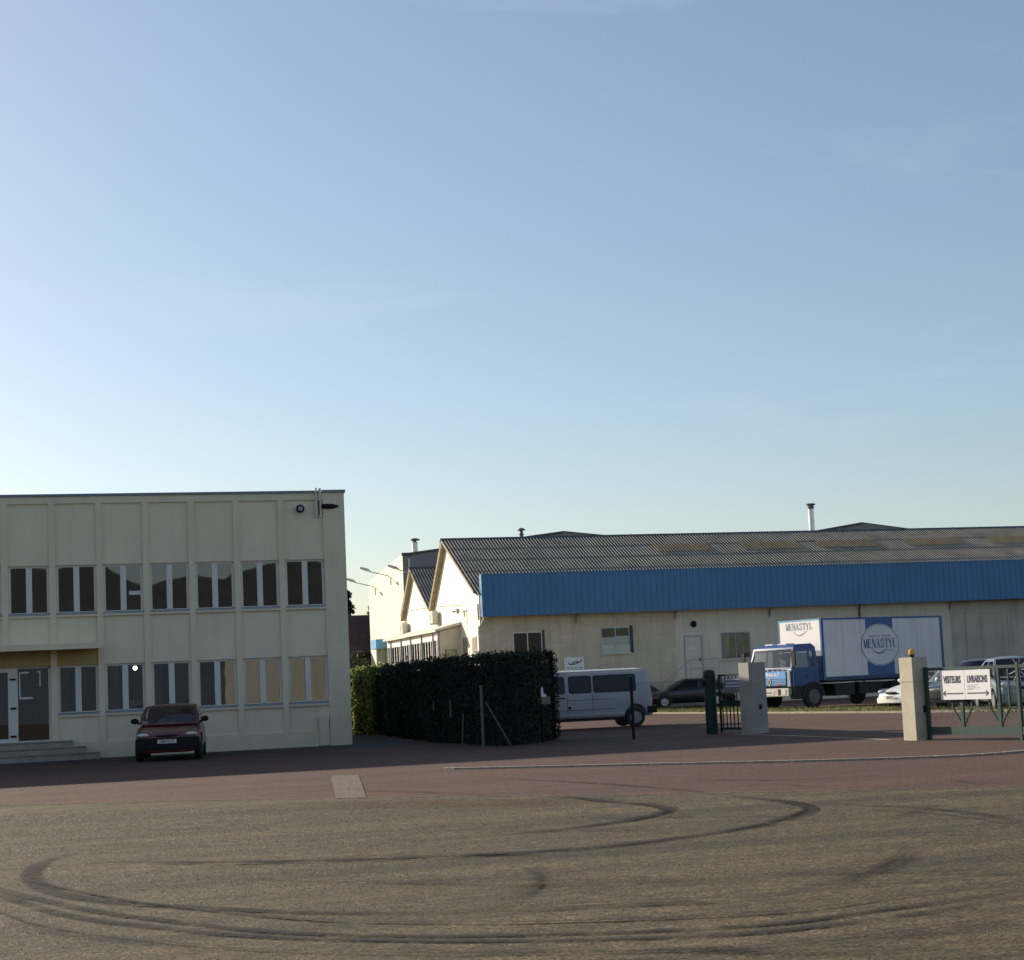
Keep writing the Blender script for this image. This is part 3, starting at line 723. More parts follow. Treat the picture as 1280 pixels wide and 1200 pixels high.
def corrugated(y0, z0, y1, z1, x0, x1, pitch=.177, amp=.025, courses=1, dz=0., seg=6, lap=.012):
    mb = MB(); n = int((x1 - x0) / pitch * seg)
    L = math.hypot(y1 - y0, z1 - z0); ny, nz = -(z1 - z0) / L, (y1 - y0) / L
    if nz < 0: ny, nz = -ny, -nz
    for c in range(courses):
        a = c / courses; b = (c + 1) / courses + (.02 if c < courses - 1 else 0)
        vs = []
        for i in range(n + 1):
            x = x0 + (x1 - x0) * i / n; h = amp * math.sin(2 * math.pi * (x / pitch)) + dz
            for t, e in ((a, lap), (b, 0)):
                vs.append((x, y0 + (y1 - y0) * t + ny * (h + e), z0 + (z1 - z0) * t + nz * (h + e)))
        mb.add(vs, [(2 * i, 2 * i + 2, 2 * i + 3, 2 * i + 1) for i in range(n)])
    return mb
S0 = (80.35, 5.9)
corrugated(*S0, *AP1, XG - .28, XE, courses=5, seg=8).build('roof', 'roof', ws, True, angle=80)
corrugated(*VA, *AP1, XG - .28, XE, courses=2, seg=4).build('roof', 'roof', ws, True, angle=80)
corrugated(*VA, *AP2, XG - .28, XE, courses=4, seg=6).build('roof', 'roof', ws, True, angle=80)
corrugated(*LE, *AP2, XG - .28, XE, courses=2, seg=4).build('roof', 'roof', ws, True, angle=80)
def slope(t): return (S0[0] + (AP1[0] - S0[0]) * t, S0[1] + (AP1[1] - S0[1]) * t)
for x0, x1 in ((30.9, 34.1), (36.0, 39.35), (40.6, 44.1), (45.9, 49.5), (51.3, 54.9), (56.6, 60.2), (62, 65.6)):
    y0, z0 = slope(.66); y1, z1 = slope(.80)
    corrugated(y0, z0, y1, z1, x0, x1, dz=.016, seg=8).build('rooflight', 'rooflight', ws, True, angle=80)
mb = MB()
for (y, z) in (AP1, AP2):
    mb.prism([(y - .24, z - .085), (y, z + .035), (y + .22, z - .13), (y + .2, z - .17), (y, z - .01), (y - .22, z - .13)], XG - .3, XE, 'x')
    for i in range(32): 
        x = XG - .3 + i * 1.8; mb.prism([(y - .245, z - .08), (y, z + .045), (y + .23, z - .12), (y, z + .02)], x, x + .09, 'x')
mb.build('ridge', 'ridge', ws)
mb = MB()
for (a, b) in ((AP1, VA), (AP2, LE), (AP1, (81.0, 6.20)), (AP2, VA)):
    w = .26 if b in (VA, LE) and not (a is AP2 and b is VA) else .13
    dy, dz = b[0] - a[0], b[1] - a[1]; L = math.hypot(dy, dz)
    x = XG - .27
    q = [(a[0], a[1] - .03), (b[0], b[1] - .03), (b[0], b[1] - .03 - w * 1.1), (a[0], a[1] - .03 - w * 1.25)]
    mb.prism(q, x, XG - .002, 'x')
mb.build('bargeboard', 'barge', ws)
# blue fascia: trapezoidal sheet
mb = MB(); x = XG - .02; prof = []
while x < XE:
    prof += [(x, 0), (x + .20, 0), (x + .225, -.035), (x + .305, -.035)]; x += .33
vs = []
for (px_, o) in prof: vs += [(px_, 80.28 + o, 4.84), (px_, 80.28 + o, 6.92)]
mb.add(vs, [(2 * i, 2 * i + 2, 2 * i + 3, 2 * i + 1) for i in range(len(prof) - 1)])
mb.box(XG - .02, XG - .0, 80.25, 80.7, 4.84, 6.92); mb.box(XG, XE, 80.29, 80.34, 4.85, 4.90); mb.box(XG - .02, XE, 80.24, 80.36, 6.92, 6.95)
mb.build('blue_fascia', 'blue', ws)
mb = MB(); mb.box(XG + .01, XE, 80.345, WY - .001, 4.95, 5.0); mb.build('soffit', 'greymetal', ws)
for x in (24.78, 30.08, 35.3, 40.4, 45.7, 51):
    mb = MB(); mb.tube([(x - .12, 80.45, 4.93), (x - .05, 80.8, 4.75), (x, 80.93, 4.6), (x, 80.94, .1)] if x == 40.4 else [(x, 80.5, 4.95), (x, 80.9, 4.72), (x, 80.97, 4.5), (x, 80.97, 4.38)], .05 if x == 40.4 else .045, 8)
    mb.build('downpipe', 'barge' if x != 40.4 else 'fluedark', ws)
mb = MB(); mb.tube([(19.9, 80.32, 4.86), (19.86, 80.5, 4.6), (19.74, 80.9, 4.35), (19.74, 80.92, .1)], .06, 10); mb.tube([(19.72, 80.85, 5.5), (19.72, 80.85, 4.7)], .05, 8)
mb.build('downpipe', 'pipe', ws)
def wall_window(x0, x1, z0, z1, frame, dark_r=0, sill=True, glass='darkglass'):
    mb = MB(); y0 = WY - .03; w = .05; c = (x0 + x1) / 2
    mb.box(x0, x0 + w, y0, WY - .001, z0, z1); mb.box(x1 - w, x1, y0, WY - .001, z0, z1); mb.box(x0 + w, x1 - w, y0, WY - .001, z1 - w, z1); mb.box(x0 + w, x1 - w, y0, WY - .001, z0, z0 + w)
    mb.box(c - .025, c + .025, y0, WY - .001, z0 + w, z1 - w)
    f = mb.build('window', frame, ws)
    mb = MB(); mb.box(x0 + w, c - .025, WY - .02, WY - .012, z0 + w, z1 - w); mb.box(c + .025, x1 - w, WY - .02, WY - .012, z0 + w, z1 - w)
    mb.build('pane', glass, f)
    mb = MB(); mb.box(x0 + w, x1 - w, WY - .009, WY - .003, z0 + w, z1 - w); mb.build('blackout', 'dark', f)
    if sill: mb = MB(); mb.box(x0 - .05, x1 + .05, WY - .10, WY - .002, z0 - .07, z0 - .002); mb.build('sill', 'smooth', f)
    if dark_r: mb = MB(); mb.box(x1 + .005, x1 + dark_r, WY - .07, WY - .001, z0 - .03, z1 + .06); mb.build('shutter', 'ridge', f)
    return f
wall_window(21.47, 22.98, 2.3, 4.04, 'white_frame', .12)
f2 = wall_window(26.07, 27.60, 2.82, 4.12, 'alu', .16, glass='carglass')  # sheets below colour in the reflection of the sunlit truck side
mb = MB(); mb.box(26.12, 26.81, WY - .0115, WY - .0095, 2.87, 3.62); mb.build('pane_backing', 'boxfront', f2)
mb = MB(); mb.box(26.86, 27.55, WY - .0115, WY - .0095, 2.87, 3.66); mb.build('pane_backing', 'boxfront', f2)
mb = MB(); mb.box(26.12, 27.55, WY - .009, WY - .0085, 3.67, 4.06); mb.build('upper_reflection', 'blue', f2)  # dark blue top of the painted reflection
f3 = wall_window(32.53, 34.15, 2.27, 3.64, 'annexgrey', glass='carglass')
for x0, x1, z0, mt in ((32.62, 33.0, 2.35, 'curtain'), (33.0, 33.3, 2.32, 'barge'), (33.4, 34.1, 2.5, 'barge')): mb = MB(); mb.box(x0, x1 - .002, WY - .0115, WY - .0095, z0, 3.56); mb.build('pane_backing', mt, f3)
mb = MB(); mb.box(30.50, 30.56, WY - .04, WY - .001, 1.35, 3.56); mb.box(31.40, 31.50, WY - .05, WY - .001, 1.35, 3.56); mb.box(30.56, 31.40, WY - .04, WY - .001, 3.48, 3.56)
mb.box(30.56, 31.40, WY - .025, WY - .001, 1.35, 3.48, 1)
sdr = mb.build('side_door', ['annexgrey', 'annexpanel'], ws)
mb = MB(); mb.box(31.28, 31.36, WY - .07, WY - .025, 2.25, 2.4); mb.build('handle', 'black', sdr)
mb = MB(); mb.box(30.88, 31.12, WY - .032, WY - .026, 2.86, 2.93); mb.build('door_plate', 'paper', sdr)
mb = MB(); mb.box(30.3, 31.95, 79.8, WY - .002, 1.15, 1.33)
for i in range(6): mb.box(30.3 - .28 * (i + 1), 30.3 - .28 * i - .002, 79.8, WY - .002, 0, 1.15 - .19 * i - .1)
mb.box(30.3, 31.95, 79.9, WY - .1, 0, 1.149); mb.build('landing', 'steps', ws)
mb = MB()
for z in (1.85, 2.32): mb.tube([(30.35, 79.84, z), (31.9, 79.84, z), (31.9, 80.9, z)], .02, 6)
for x in (30.35, 31.1, 31.9): mb.tube([(x, 79.84, 1.3), (x, 79.84, 2.32)], .02, 6)
mb.tube([(30.35, 79.84, 2.32), (28.7, 79.84, 1.1)], .02, 6); mb.tube([(28.7, 79.84, .05), (28.7, 79.84, 1.1)], .02, 6); mb.build('railing', 'galv', ws)
mb = MB(); mb.lathe([(.16, -.01), (.17, -.06), (.12, -.12), (.04, -.15)], (31.07, WY, 4.13), 'y', 16); mb.build('bulkhead_light', 'black', ws)
mb = MB(); mb.box(46.7, 49.1, WY - .035, WY - .001, .1, 4.1)
for z in range(1, 20): mb.box(46.78, 49.02, WY - .042, WY - .036, .1 + z * .2, .1 + z * .2 + .012)
mb.box(46.58, 46.7, WY - .06, WY - .001, 0, 4.22); mb.box(49.1, 49.22, WY - .06, WY - .001, 0, 4.22); mb.box(46.7, 49.1, WY - .06, WY - .001, 4.1, 4.22)
mb.build('loading_door', 'panelwall', ws)
mb = MB(); mb.lathe([(.10, 0), (.10, .55), (.14, .56), (.14, .60), (.09, .62), (.09, .68), (.22, .70), (.20, .76), (.06, .82)], (24.35, 90.0, 7.6), 'z', 14)
mb.lathe([(.10, -.6), (.10, 1.6), (.14, 1.62), (.14, 1.68), (.09, 1.7), (.09, 1.85), (.24, 1.88), (.2, 1.95), (.05, 2.02)], (24.35, 89.0, 8.0), 'z', 14)
mb.build('chimney', 'fluedark', ws, True)
mb = MB(); mb.lathe([(.17, 0), (.17, 3.6)], (44.57, 95.0, 7.85), 'z', 16); mb.build('chimney', 'flue', ws, True)
mb = MB(); mb.lathe([(.20, 0), (.20, .22), (.30, .25), (.30, .30), (.22, .33)], (44.57, 95.0, 11.40), 'z', 16); mb.build('chimney_cap', 'fluedark', ws, True)
for y0, y1, z1 in ((83.75, 84.85, 4.0), (81.75, 82.75, 3.95)):
    mb = MB(); mb.box(XG - .03, XG - .001, y0, y1, 1.9, z1); w_ = mb.build('window', 'annexgrey', ws)
    mb = MB(); mb.box(XG - .035, XG - .031, y0 + .08, y1 - .08, 2.0, z1 - .1); mb.build('pane', 'barge', w_)
mb = MB(); mb.tube([(XG - .03, 99.9, 6.1), (XG - .03, 96, 6.05), (XG - .03, 91.8, 5.95), (XG - .03, 85, 5.7)], .018, 6); mb.build('cable', 'annexgrey', ws)
mb = MB(); mb.tube([(XG, 84.6, 5.35), (XG - .28, 84.6, 5.35)], .025, 6); mb.box(XG - .34, XG - .2, 84.52, 84.68, 5.22, 5.48); mb.tube([(XG - .05, 83.5, 4.6), (XG - .05, 83.5, 5.33), (XG - .05, 84.6, 5.35)], .02, 6); mb.build('wall_fitting', 'annexgrey', ws); mb = MB(); mb.lathe([(.07, -.2), (.04, 0)], (XG, 86.2, 5.4), 'x', 8)
mb.build('wall_fitting', 'annexgrey', ws)

def ac_unit(y, z, label):
    a = thing('air_conditioner', label, 'air conditioner', (XG, y, z), 0, 'air conditioners on the gable walls')
    mb = MB(); mb.box(-.42, -.10, -.48, .48, -.02, .66); mb.build('casing', 'acbox', a, bevel=.02)
    mb = MB(); mb.lathe([(.24, -.428), (.24, -.421)], (0, .1, .32), 'x', 18); mb.build('fan_grille', 'annexgrey', a)
    mb = MB(); mb.box(-.40, -.0, -.42, -.36, -.08, -.025); mb.box(-.40, -.0, .36, .42, -.08, -.025); mb.tube([(-.05, -.62, .5), (-.05, -.62, -.6)], .035, 6); mb.build('bracket', 'annexgrey', a)
ac_unit(90.6, 5.0, 'outdoor air conditioner on the larger gable, above the annex roof')
ac_unit(99.2, 4.75, 'small outdoor air conditioner at the far end of the lower gable wall')

def wall_lamp(y, z, label, L=1.35, name='wall_lamp'):
    a = thing(name, label, 'lamp', (XG, y, z), 0, 'lamp arms on the gable walls')
    mb = MB(); mb.tube([(-.03, 0, -.45), (-.03, 0, 0), (-.16, 0, .12), (-L, 0, .42)], .03, 8); mb.build('arm', 'galv', a)
    mb = MB(); mb.prism([(-L + .1, .40), (-L - .12, .62), (-L - .62, .74), (-L - .66, .66), (-L - .3, .50)], -.13, .13, 'y'); mb.build('lamp_head', 'galv', a, bevel=.03)
wall_lamp(109.6, 8.15, 'lamp arm at the far left end of the tall cream hall wall')
wall_lamp(104.0, 8.45, 'lamp arm in the middle of the tall cream hall wall')
wall_lamp(95.9, 7.95, 'lamp arm at the apex of the lower gable', 1.1)

# annex along the gables
ax = thing('annex', 'low white annex with a strip of windows along the gable walls', 'building')
XA = 18.67
mb = MB(); mb.box(XA + .02, XG - .002, 85.3, 85.42, 0, 3.95, 1); mb.prism([(XA + .02, 3.95), (XG - .002, 3.95), (XG - .002, 4.62), (XA + .02, 4.36)], 85.3, 85.42, 'y', 1)
mb.box(XA + .001, XA + .12, 85.421, 100, 0, 2.93); mb.box(XA + .001, XA + .12, 85.421, 100, 3.95, 4.36); mb.box(XA + .02, XG - .002, 99.9, 100, 0, 4.3)
mb.build('wall', ['annexwhite', 'annexpanel'], ax)
mb = MB(); mb.prism([(XA - .25, 4.34), (XG - .003, 4.66), (XG - .003, 4.82), (XA - .25, 4.46)], 85.05, 100, 'y'); mb.build('roof', 'annexpanel', ax)
for y in (85.42, 86.75, 89.7, 92.7, 95.5, 98.7):
    mb = MB(); mb.box(XA - .07, XA, y - .07, y + .07, 0, 4.33); mb.build('post', 'annexgrey', ax)
yy = [85.42, 86.75, 89.7, 92.7, 95.5, 98.7]
for i in range(5):
    a, b = yy[i] + .12, yy[i + 1] - .12; n = 2 if i == 0 else 4
    mb = MB()
    for k in range(n + 1): y = a + (b - a) * k / n; mb.box(XA + .01, XA + .07, y - .05, y + .05, 2.96, 3.92)
    mb.box(XA + .01, XA + .072, a - .05, b + .05, 2.932, 2.96); mb.box(XA + .01, XA + .072, a - .05, b + .05, 3.92, 3.948)
    w_ = mb.build('window', 'annexwhite', ax)
    mb = MB(); mb.box(XA + .03, XA + .05, a, b, 2.935, 3.945); mb.build('pane', 'darkglass', w_)
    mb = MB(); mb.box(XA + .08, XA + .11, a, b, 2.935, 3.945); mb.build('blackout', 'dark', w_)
mb = MB(); mb.box(18.95, 19.06, 85.25, 85.299, 1.3, 3.42); mb.box(19.50, 19.58, 85.25, 85.299, 1.3, 3.42); mb.box(19.06, 19.50, 85.25, 85.299, 3.36, 3.42); mb.box(19.06, 19.5, 85.27, 85.298, 1.3, 3.36, 1)
dd = mb.build('annex_door', ['barge', 'curtain'], ax); 
mb = MB(); mb.box(19.14, 19.4, 85.25, 85.269, 2.58, 2.68); mb.build('door_plate', 'paper', dd)
aw = thing('awning', 'blue boxed awning at the far end of the annex', 'awning', (XG, 105.4, 0))
mb = MB(); mb.box(-.85, -.003, 0, 1.9, 4.05, 4.66); mb.build('fabric_box', 'sky_blue', aw, bevel=.02)
mb = MB(); mb.box(-.55, -.15, -.012, -.002, 4.22, 4.30); mb.build('valance_print', 'inkgrey', aw)
mb = MB()
for k in range(16): mb.add([(-.8 + .05 * k, .3 + .05 * (k % 2), .2), (-.75 + .05 * k, .3 + .05 * ((k + 1) % 2), .2), (-.75 + .05 * k, .3 + .05 * ((k + 1) % 2), 4.04), (-.8 + .05 * k, .3 + .05 * (k % 2), 4.04)], [(0, 1, 2, 3)])
mb.build('curtain', 'curtain', aw)

# rear halls
def hall(label, x0, xp, x1, y0, y1, ze, zp, zb, group=None):
    h = thing('rear_hall', label, 'building', (x0, y0, 0))
    w, p = x1 - x0, xp - x0
    mb = MB(); mb.prism([(0, 0), (w, 0), (w, ze), (p, zp), (0, ze)], 0, .2, 'y'); mb.build('end_wall', 'greymetal', h)
    mb = MB(); mb.add([(-.001, 0, 0), (-.001, y1 - y0, 0), (-.001, y1 - y0, zb), (-.001, .0, ze)], [(0, 1, 2, 3)]); mb.box(0, .2, .201, y1 - y0, 0, min(zb, ze) - .1); mb.build('side_wall', 'hallcream', h)
    mb = MB(); mb.add([(.02, -.1, ze + .02), (p, -.1, zp + .03), (p, y1 - y0, zp - .6), (.02, y1 - y0, zb - .04)], [(0, 1, 2, 3)]); mb.add([(p, -.1, zp + .03), (w + .1, -.1, ze + .02), (w + .1, y1 - y0, zb + .02), (p, y1 - y0, zp - .6)], [(0, 1, 2, 3)])
    mb.build('roof', 'halldroof', h)
    mb = MB(); mb.tube([(.38, -.08, ze - .3), (.38, -.08, 4)], .06, 8); mb.build('downpipe', 'pipe', h)
    mb = MB(); mb.box(-.06, .55, -.13, -.001, ze - .12, ze + .06); mb.prism([(.55, ze - .06), (p, zp - .11), (p, zp + .03), (.55, ze + .08)], -.1, -.001, 'y'); mb.build('edge_trim', 'ridge', h)
    return h
h1 = hall('tall rear hall with a sunlit cream side wall and dark grey end', XG, 30.07, 40.3, 100.05, 112.2, 9.62, 10.78, 8.72)
hall('low grey gable of the far rear hall beyond the workshop ridge', 41.0, 50.46, 60, 100.05, 112.2, 9.6, 10.95, 8.8)
mb = MB(); mb.lathe([(.17, 9.2), (.17, 10.45), (.2, 10.46), (.2, 10.5)], (1.25, 2.2, 0), 'z', 14); c_ = mb.build('chimney', 'flue', h1, True)
mb = MB(); mb.lathe([(.12, 10.5), (.12, 10.6), (.33, 10.62), (.30, 10.70), (.08, 10.76)], (1.25, 2.2, 0), 'z', 14); mb.build('cap', 'fluedark', c_, True)

# across the yard, behind the camera: seen as reflections in the windows
op = thing('opposite_hall', 'beige hall with a brown roof mirrored in the office windows', 'building', (0, -36, 0))
mb = MB(); mb.box(12, 34, -.3, 0, 0, 5.6); mb.build('wall', 'beige', op)
mb = MB(); mb.box(-30, 12, -.3, 0, 0, 5.6); mb.build('wall', 'bluegrey', op)
rx_ = random.Random(3); a = -30
while a < 36:
    w = rx_.uniform(3.5, 8); mb = MB(); z = [rx_.uniform(9.6, 11.9) for _ in range(3)]
    mb.prism([(a, 5.6), (a + w - .01, 5.6), (a + w - .01, z[2]), (a + w * rx_.uniform(.4, .7), max(z) + .5), (a, z[0])], -14 + rx_.uniform(-1, 1), .0, 'y'); mb.build('roof', 'brownroof' if rx_.random() < .7 else 'bluegrey', op); a += w

# ------------------------------------------------------------------ planting
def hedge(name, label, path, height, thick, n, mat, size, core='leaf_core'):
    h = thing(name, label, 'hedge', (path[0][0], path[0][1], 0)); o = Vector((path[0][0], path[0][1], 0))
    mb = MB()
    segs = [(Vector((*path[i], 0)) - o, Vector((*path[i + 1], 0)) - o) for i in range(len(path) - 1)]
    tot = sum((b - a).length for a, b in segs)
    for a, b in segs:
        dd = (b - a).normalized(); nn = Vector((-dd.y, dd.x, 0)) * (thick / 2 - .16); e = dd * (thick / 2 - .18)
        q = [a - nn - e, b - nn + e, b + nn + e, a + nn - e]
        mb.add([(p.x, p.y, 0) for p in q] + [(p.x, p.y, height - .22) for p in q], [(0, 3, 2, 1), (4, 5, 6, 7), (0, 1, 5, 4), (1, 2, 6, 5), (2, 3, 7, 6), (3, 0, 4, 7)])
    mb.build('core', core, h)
    mb = MB()
    def pt():
        r = random.random() * (tot + thick)
        for a, b in segs:
            L = (b - a).length
            if r <= L or (a, b) == segs[-1]: break
            r -= L
        dd = (b - a).normalized(); nn = Vector((-dd.y, dd.x, 0))
        t = min(max(r, 0), L); base = a + dd * t
        k = random.random(); lump = .10 * math.sin(base.x * 3.1 + base.y * 2.3) + .07 * math.sin(base.x * 7.7 - base.y * 5.1)
        hh = height + lump * .5 + .03 * math.sin(base.x * 13 + base.y * 9) + random.gauss(0, .05) + (abs(random.gauss(0, .07)) if random.random() < .03 else 0)
        if random.random() < .16 and len(segs) > 1:
            j = segs[random.randrange(len(segs) - 1)][1]; an = random.uniform(0, 6.28); nr = Vector((math.cos(an), math.sin(an), 0)); p = j + nr * (thick / 2 + lump * .6 - abs(random.gauss(0, .07))); p.z = random.uniform(.02, hh)
        elif k < .36: p = base + nn * (thick / 2 + lump * .6 - abs(random.gauss(0, .07))); p.z = random.uniform(.02, hh); nr = nn
        elif k < .72: p = base - nn * (thick / 2 + lump * .6 - abs(random.gauss(0, .07))); p.z = random.uniform(.02, hh); nr = -nn
        elif k < .86: p = base + nn * random.uniform(-thick / 2, thick / 2); p.z = hh - abs(random.gauss(0, .06)); nr = Vector((0, 0, 1))
        else:
            s = random.choice((0, 1)); e = (segs[0][0] - (segs[0][1] - segs[0][0]).normalized() * thick * .48) if s else (segs[-1][1] + (segs[-1][1] - segs[-1][0]).normalized() * thick * .48)
            p = Vector(e) + nn * random.uniform(-thick / 2, thick / 2) + (dd * random.gauss(0, .06)); p.z = random.uniform(.02, hh); nr = -dd if s else dd
        return p, nr
    leaves(mb, pt, n, size)
    mb.build('foliage', mat, h); return h
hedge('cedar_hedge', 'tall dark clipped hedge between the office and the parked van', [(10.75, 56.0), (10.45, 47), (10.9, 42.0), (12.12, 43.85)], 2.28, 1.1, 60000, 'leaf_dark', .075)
hedge('laurel_hedge', 'sunlit light green leafy hedge just behind the office corner', [(8.15, 63.2), (10.75, 57.9)], 2.25, 1.25, 11000, 'leaf_lit', .17)
def bush(name, label, loc, r, n, mat, size, cat='bush', stems=True):
    b = thing(name, label, cat, loc); mb = MB()
    cl = [(Vector((random.gauss(0, .45) * r[0], random.gauss(0, .45) * r[1], random.uniform(.2, .95) * r[2])), random.uniform(.28, .5)) for _ in range(16)]
    def pt():
        c, s = random.choice(cl); dv = Vector((random.gauss(0, 1), random.gauss(0, 1), random.gauss(0, 1))).normalized()
        k = random.random() ** .4
        p = c + Vector((dv.x * r[0], dv.y * r[1], dv.z * r[2] * .6)) * s * k
        p.z = max(.03, p.z); return p, dv
    leaves(mb, pt, n, size); mb.build('foliage', mat, b)
    mb = MB()
    for _ in range(5): mb.tube([(random.gauss(0, .05), random.gauss(0, .05), 0), (random.gauss(0, .25) * r[0], random.gauss(0, .25) * r[1], r[2] * .5)], [.05 * r[2] / 2, .01], 5)
    mb.build('stem', 'bark', b)
bush('bush', 'big dark green bush left of the cream hall', (17.2, 108, 0), (1.6, 1.5, 3.9), 3800, 'leaf_bush', .26)
bush('bush', 'rounded green bush behind the sunlit hedge, next to the office corner', (14.9, 98, 0), (1.7, 1.5, 3.6), 3600, 'leaf_bush', .24)
bush('shrub', 'small yellow green shrub under the notice board', (24.5, 79.6, 0), (1.0, .5, 2.1), 1500, 'leaf_yellow', .13, 'shrub')
def conifer(label, loc, h, r, n):
    t = thing('conifer', label, 'tree', loc)
    mb = MB(); mb.tube([(0, 0, 0), (.1, 0, h * .5), (0, 0, h)], [h * .022, h * .014, .02], 7); mb.build('trunk', 'bark', t)
    mb = MB()
    for _ in range(int(n / 26)):
        k = random.random() ** 1.25; z = h * (.08 + .92 * k); rr = r * (1 - k) ** .9 + .08
        a = random.uniform(0, 6.28); l = rr * random.uniform(.55, 1.18); dr = random.uniform(.18, .5)
        for _ in range(26):
            u = random.random() ** .6; w = (.10 + .16 * (1 - u)) * (.5 + rr * .35)
            p = Vector((math.cos(a) * l * u, math.sin(a) * l * u, z - dr * l * u + .2 * l * u * u)) + Vector((random.gauss(0, w), random.gauss(0, w), random.gauss(0, w * .6)))
            leaves(mb, lambda: (p, (0, 0, 1)), 1, .26)
    mb.build('crown', 'leaf_fir', t)
conifer('dark conifer rising behind the house roof beside the office corner', (21.35, 131, 0), 9.3, 2.9, 9000)
conifer('dark conifer whose tip shows above the house roof at the cream hall edge', (24.3, 136, 0), 8.3, 2.2, 5000)
ho = thing('house', 'house with a dark brown red tiled roof behind the office corner', 'house', (14, 114, 0))
mb = MB(); mb.prism([(-.4, 3.9), (3.5, 6.55), (3.5, 6.75), (-.5, 4.0)], -8, 7.2, 'x'); mb.prism([(3.5, 6.55), (7.4, 3.9), (7.5, 4.0), (3.5, 6.75)], -8, 7.2, 'x')
for i in range(14): t = i / 14; mb.box(-8, 7.2, -.5 + 4 * t, -.5 + 4 * t + .05, 4.0 + 2.75 * t, 4.0 + 2.75 * t + .05)
mb.build('roof', 'tile', ho)
mb = MB(); mb.box(-7.6, 6.8, 0, 7, 0, 3.95); mb.build('wall', 'tile', ho)
mb = MB(); mb.box(3, 4.2, -.03, -.002, 1.2, 2.5); mb.build('window', 'white_frame', ho)

# ------------------------------------------------------------------ fences, gate, signs
def arc(c, r, n=12): return [(c[0] + r * math.cos(2 * math.pi * k / n), c[1] + r * math.sin(2 * math.pi * k / n)) for k in range(n)]
fe = thing('chain_link_fence', 'thin chain link fence on slim posts from the hedge to the green gate post', 'fence', (10.05, 41.25, 0))
F0 = Vector((10.05, 41.25, 0)); fp = [Vector((10.05, 41.25, 0)), Vector((13.93, 40.95, 0)), Vector((16.35, 41.95, 0))]
for i, p in enumerate(fp[:2]):
    mb = MB(); q = p - F0; mb.tube([(q.x, q.y, 0), (q.x, q.y, 1.55 if i else 1.5)], .042 if i else .035, 8); mb.lathe([(.045, 0), (.045, .02), (.01, .05)], (q.x, q.y, 1.55 if i else 1.5), 'z', 8)
    mb.build('post', 'black' if i else 'stake', fe)
mb = MB(); mb.tube([(.10, -.02, 1.12), (.68, -.12, .02)], .022, 6); mb.build('brace', 'stake', fe)
mb = MB()
for i in range(2):
    a, b = fp[i] - F0, fp[i + 1] - F0; L = (b - a).length; dd = (b - a).normalized(); H_ = 1.4; s = .075
    for z in (.05, .75, 1.42): mb.tube([a + Vector((0, 0, z)), b + Vector((0, 0, z))], .003, 3, cap=False)
    k = -H_
    while k < L:
        for sg in (1, -1):
            u0, u1 = k, k + H_
            z0, z1 = (.04, .04 + H_) if sg > 0 else (.04 + H_, .04)
            if u0 < 0: z0 += sg * (-u0); u0 = 0
            if u1 > L: z1 -= sg * (u1 - L); u1 = L
            mb.tube([a + dd * u0 + Vector((0, 0, z0)), a + dd * u1 + Vector((0, 0, z1))], .0011, 3, cap=False)
        k += s
mb.build('mesh', 'darkgreen', fe)
st = thing('garden_stakes', 'pale thin stakes stuck along the foot of the dark hedge', 'stakes', (9.3, 43.5, 0))
for x, y, z0, z1 in ((0, 0, .95, 1.2), (.28, -.75, .75, 1.2), (.45, -1.2, .0, .85)):
    mb = MB(); mb.tube([(x, y, z0), (x + (.06 if z0 == 0 else 0), y, z1)], .018, 6); mb.build('stake', 'stake', st)
lb = thing('letterbox', 'small brown letterbox with white paper sticking out of it by the hedge', 'letterbox', (12.02, 42.55, 0), R(30))
mb = MB(); mb.box(-.17, .17, -.12, .12, .98, 1.17); mb.build('box', 'brownbox', lb, bevel=.01)
mb = MB(); mb.box(-.03, .03, .02, .08, 0, .979); mb.build('post', 'black', lb)
mb = MB(); mb.prism([(-.08, 1.172), (.13, 1.172), (.11, 1.24), (.02, 1.25), (-.01, 1.44), (-.07, 1.40)], -.02, -.005, 'y'); mb.build('paper', 'paper', lb)
gp = thing('gate_post', 'thick dark green round gate post beside the left concrete pillar', 'gate post', (16.42, 41.85, 0))
mb = MB(); mb.lathe([(.155, 0), (.155, 1.60), (.15, 1.64), (.10, 1.68), (.03, 1.69)], (0, 0, 0), 'z', 20); mb.build('tube', 'darkgreen', gp, True)
mb = MB(); mb.box(-.23, -.14, -.05, .05, 1.28, 1.42); mb.lathe([(.175, 1.5), (.175, 1.53)], (0, 0, 0), 'z', 20); mb.build('bracket', 'black', gp)
ga = thing('gate_leaf', 'narrow dark green barred gate leaf left of the concrete pillar', 'gate', (16.62, 41.72, 0), math.atan2(40.75 - 41.72, 17.02 - 16.62))
GL = 1.05
mb = MB()
for z in (.10, 1.50): mb.box(0, GL, -.02, .02, z, z + .05)
mb.box(0, GL, -.02, .02, .72, .86); mb.box(0, .05, -.02, .02, .02, 1.55); mb.box(GL - .05, GL, -.02, .02, .02, 1.55); mb.build('frame', 'darkgreen', ga)
for k in range(7): mb = MB(); x = .10 + k * .135; mb.box(x, x + .025, -.012, .012, .15, 1.5); mb.build('bar', 'darkgreen', ga)
ns = thing('gate_notice', 'small pale notice panel with faint lines on the green gate leaf', 'sign', (16.62, 41.72, 0), math.atan2(40.75 - 41.72, 17.02 - 16.62))
mb = MB(); mb.box(.22, .92, -.032, -.022, 1.06, 1.45); mb.build('panel', 'greymetal', ns)
mb = MB()
for z in (1.39, 1.30, 1.22): mb.box(.3, .84, -.036, -.0325, z, z + .025)
mb.build('line', 'paper', ns)
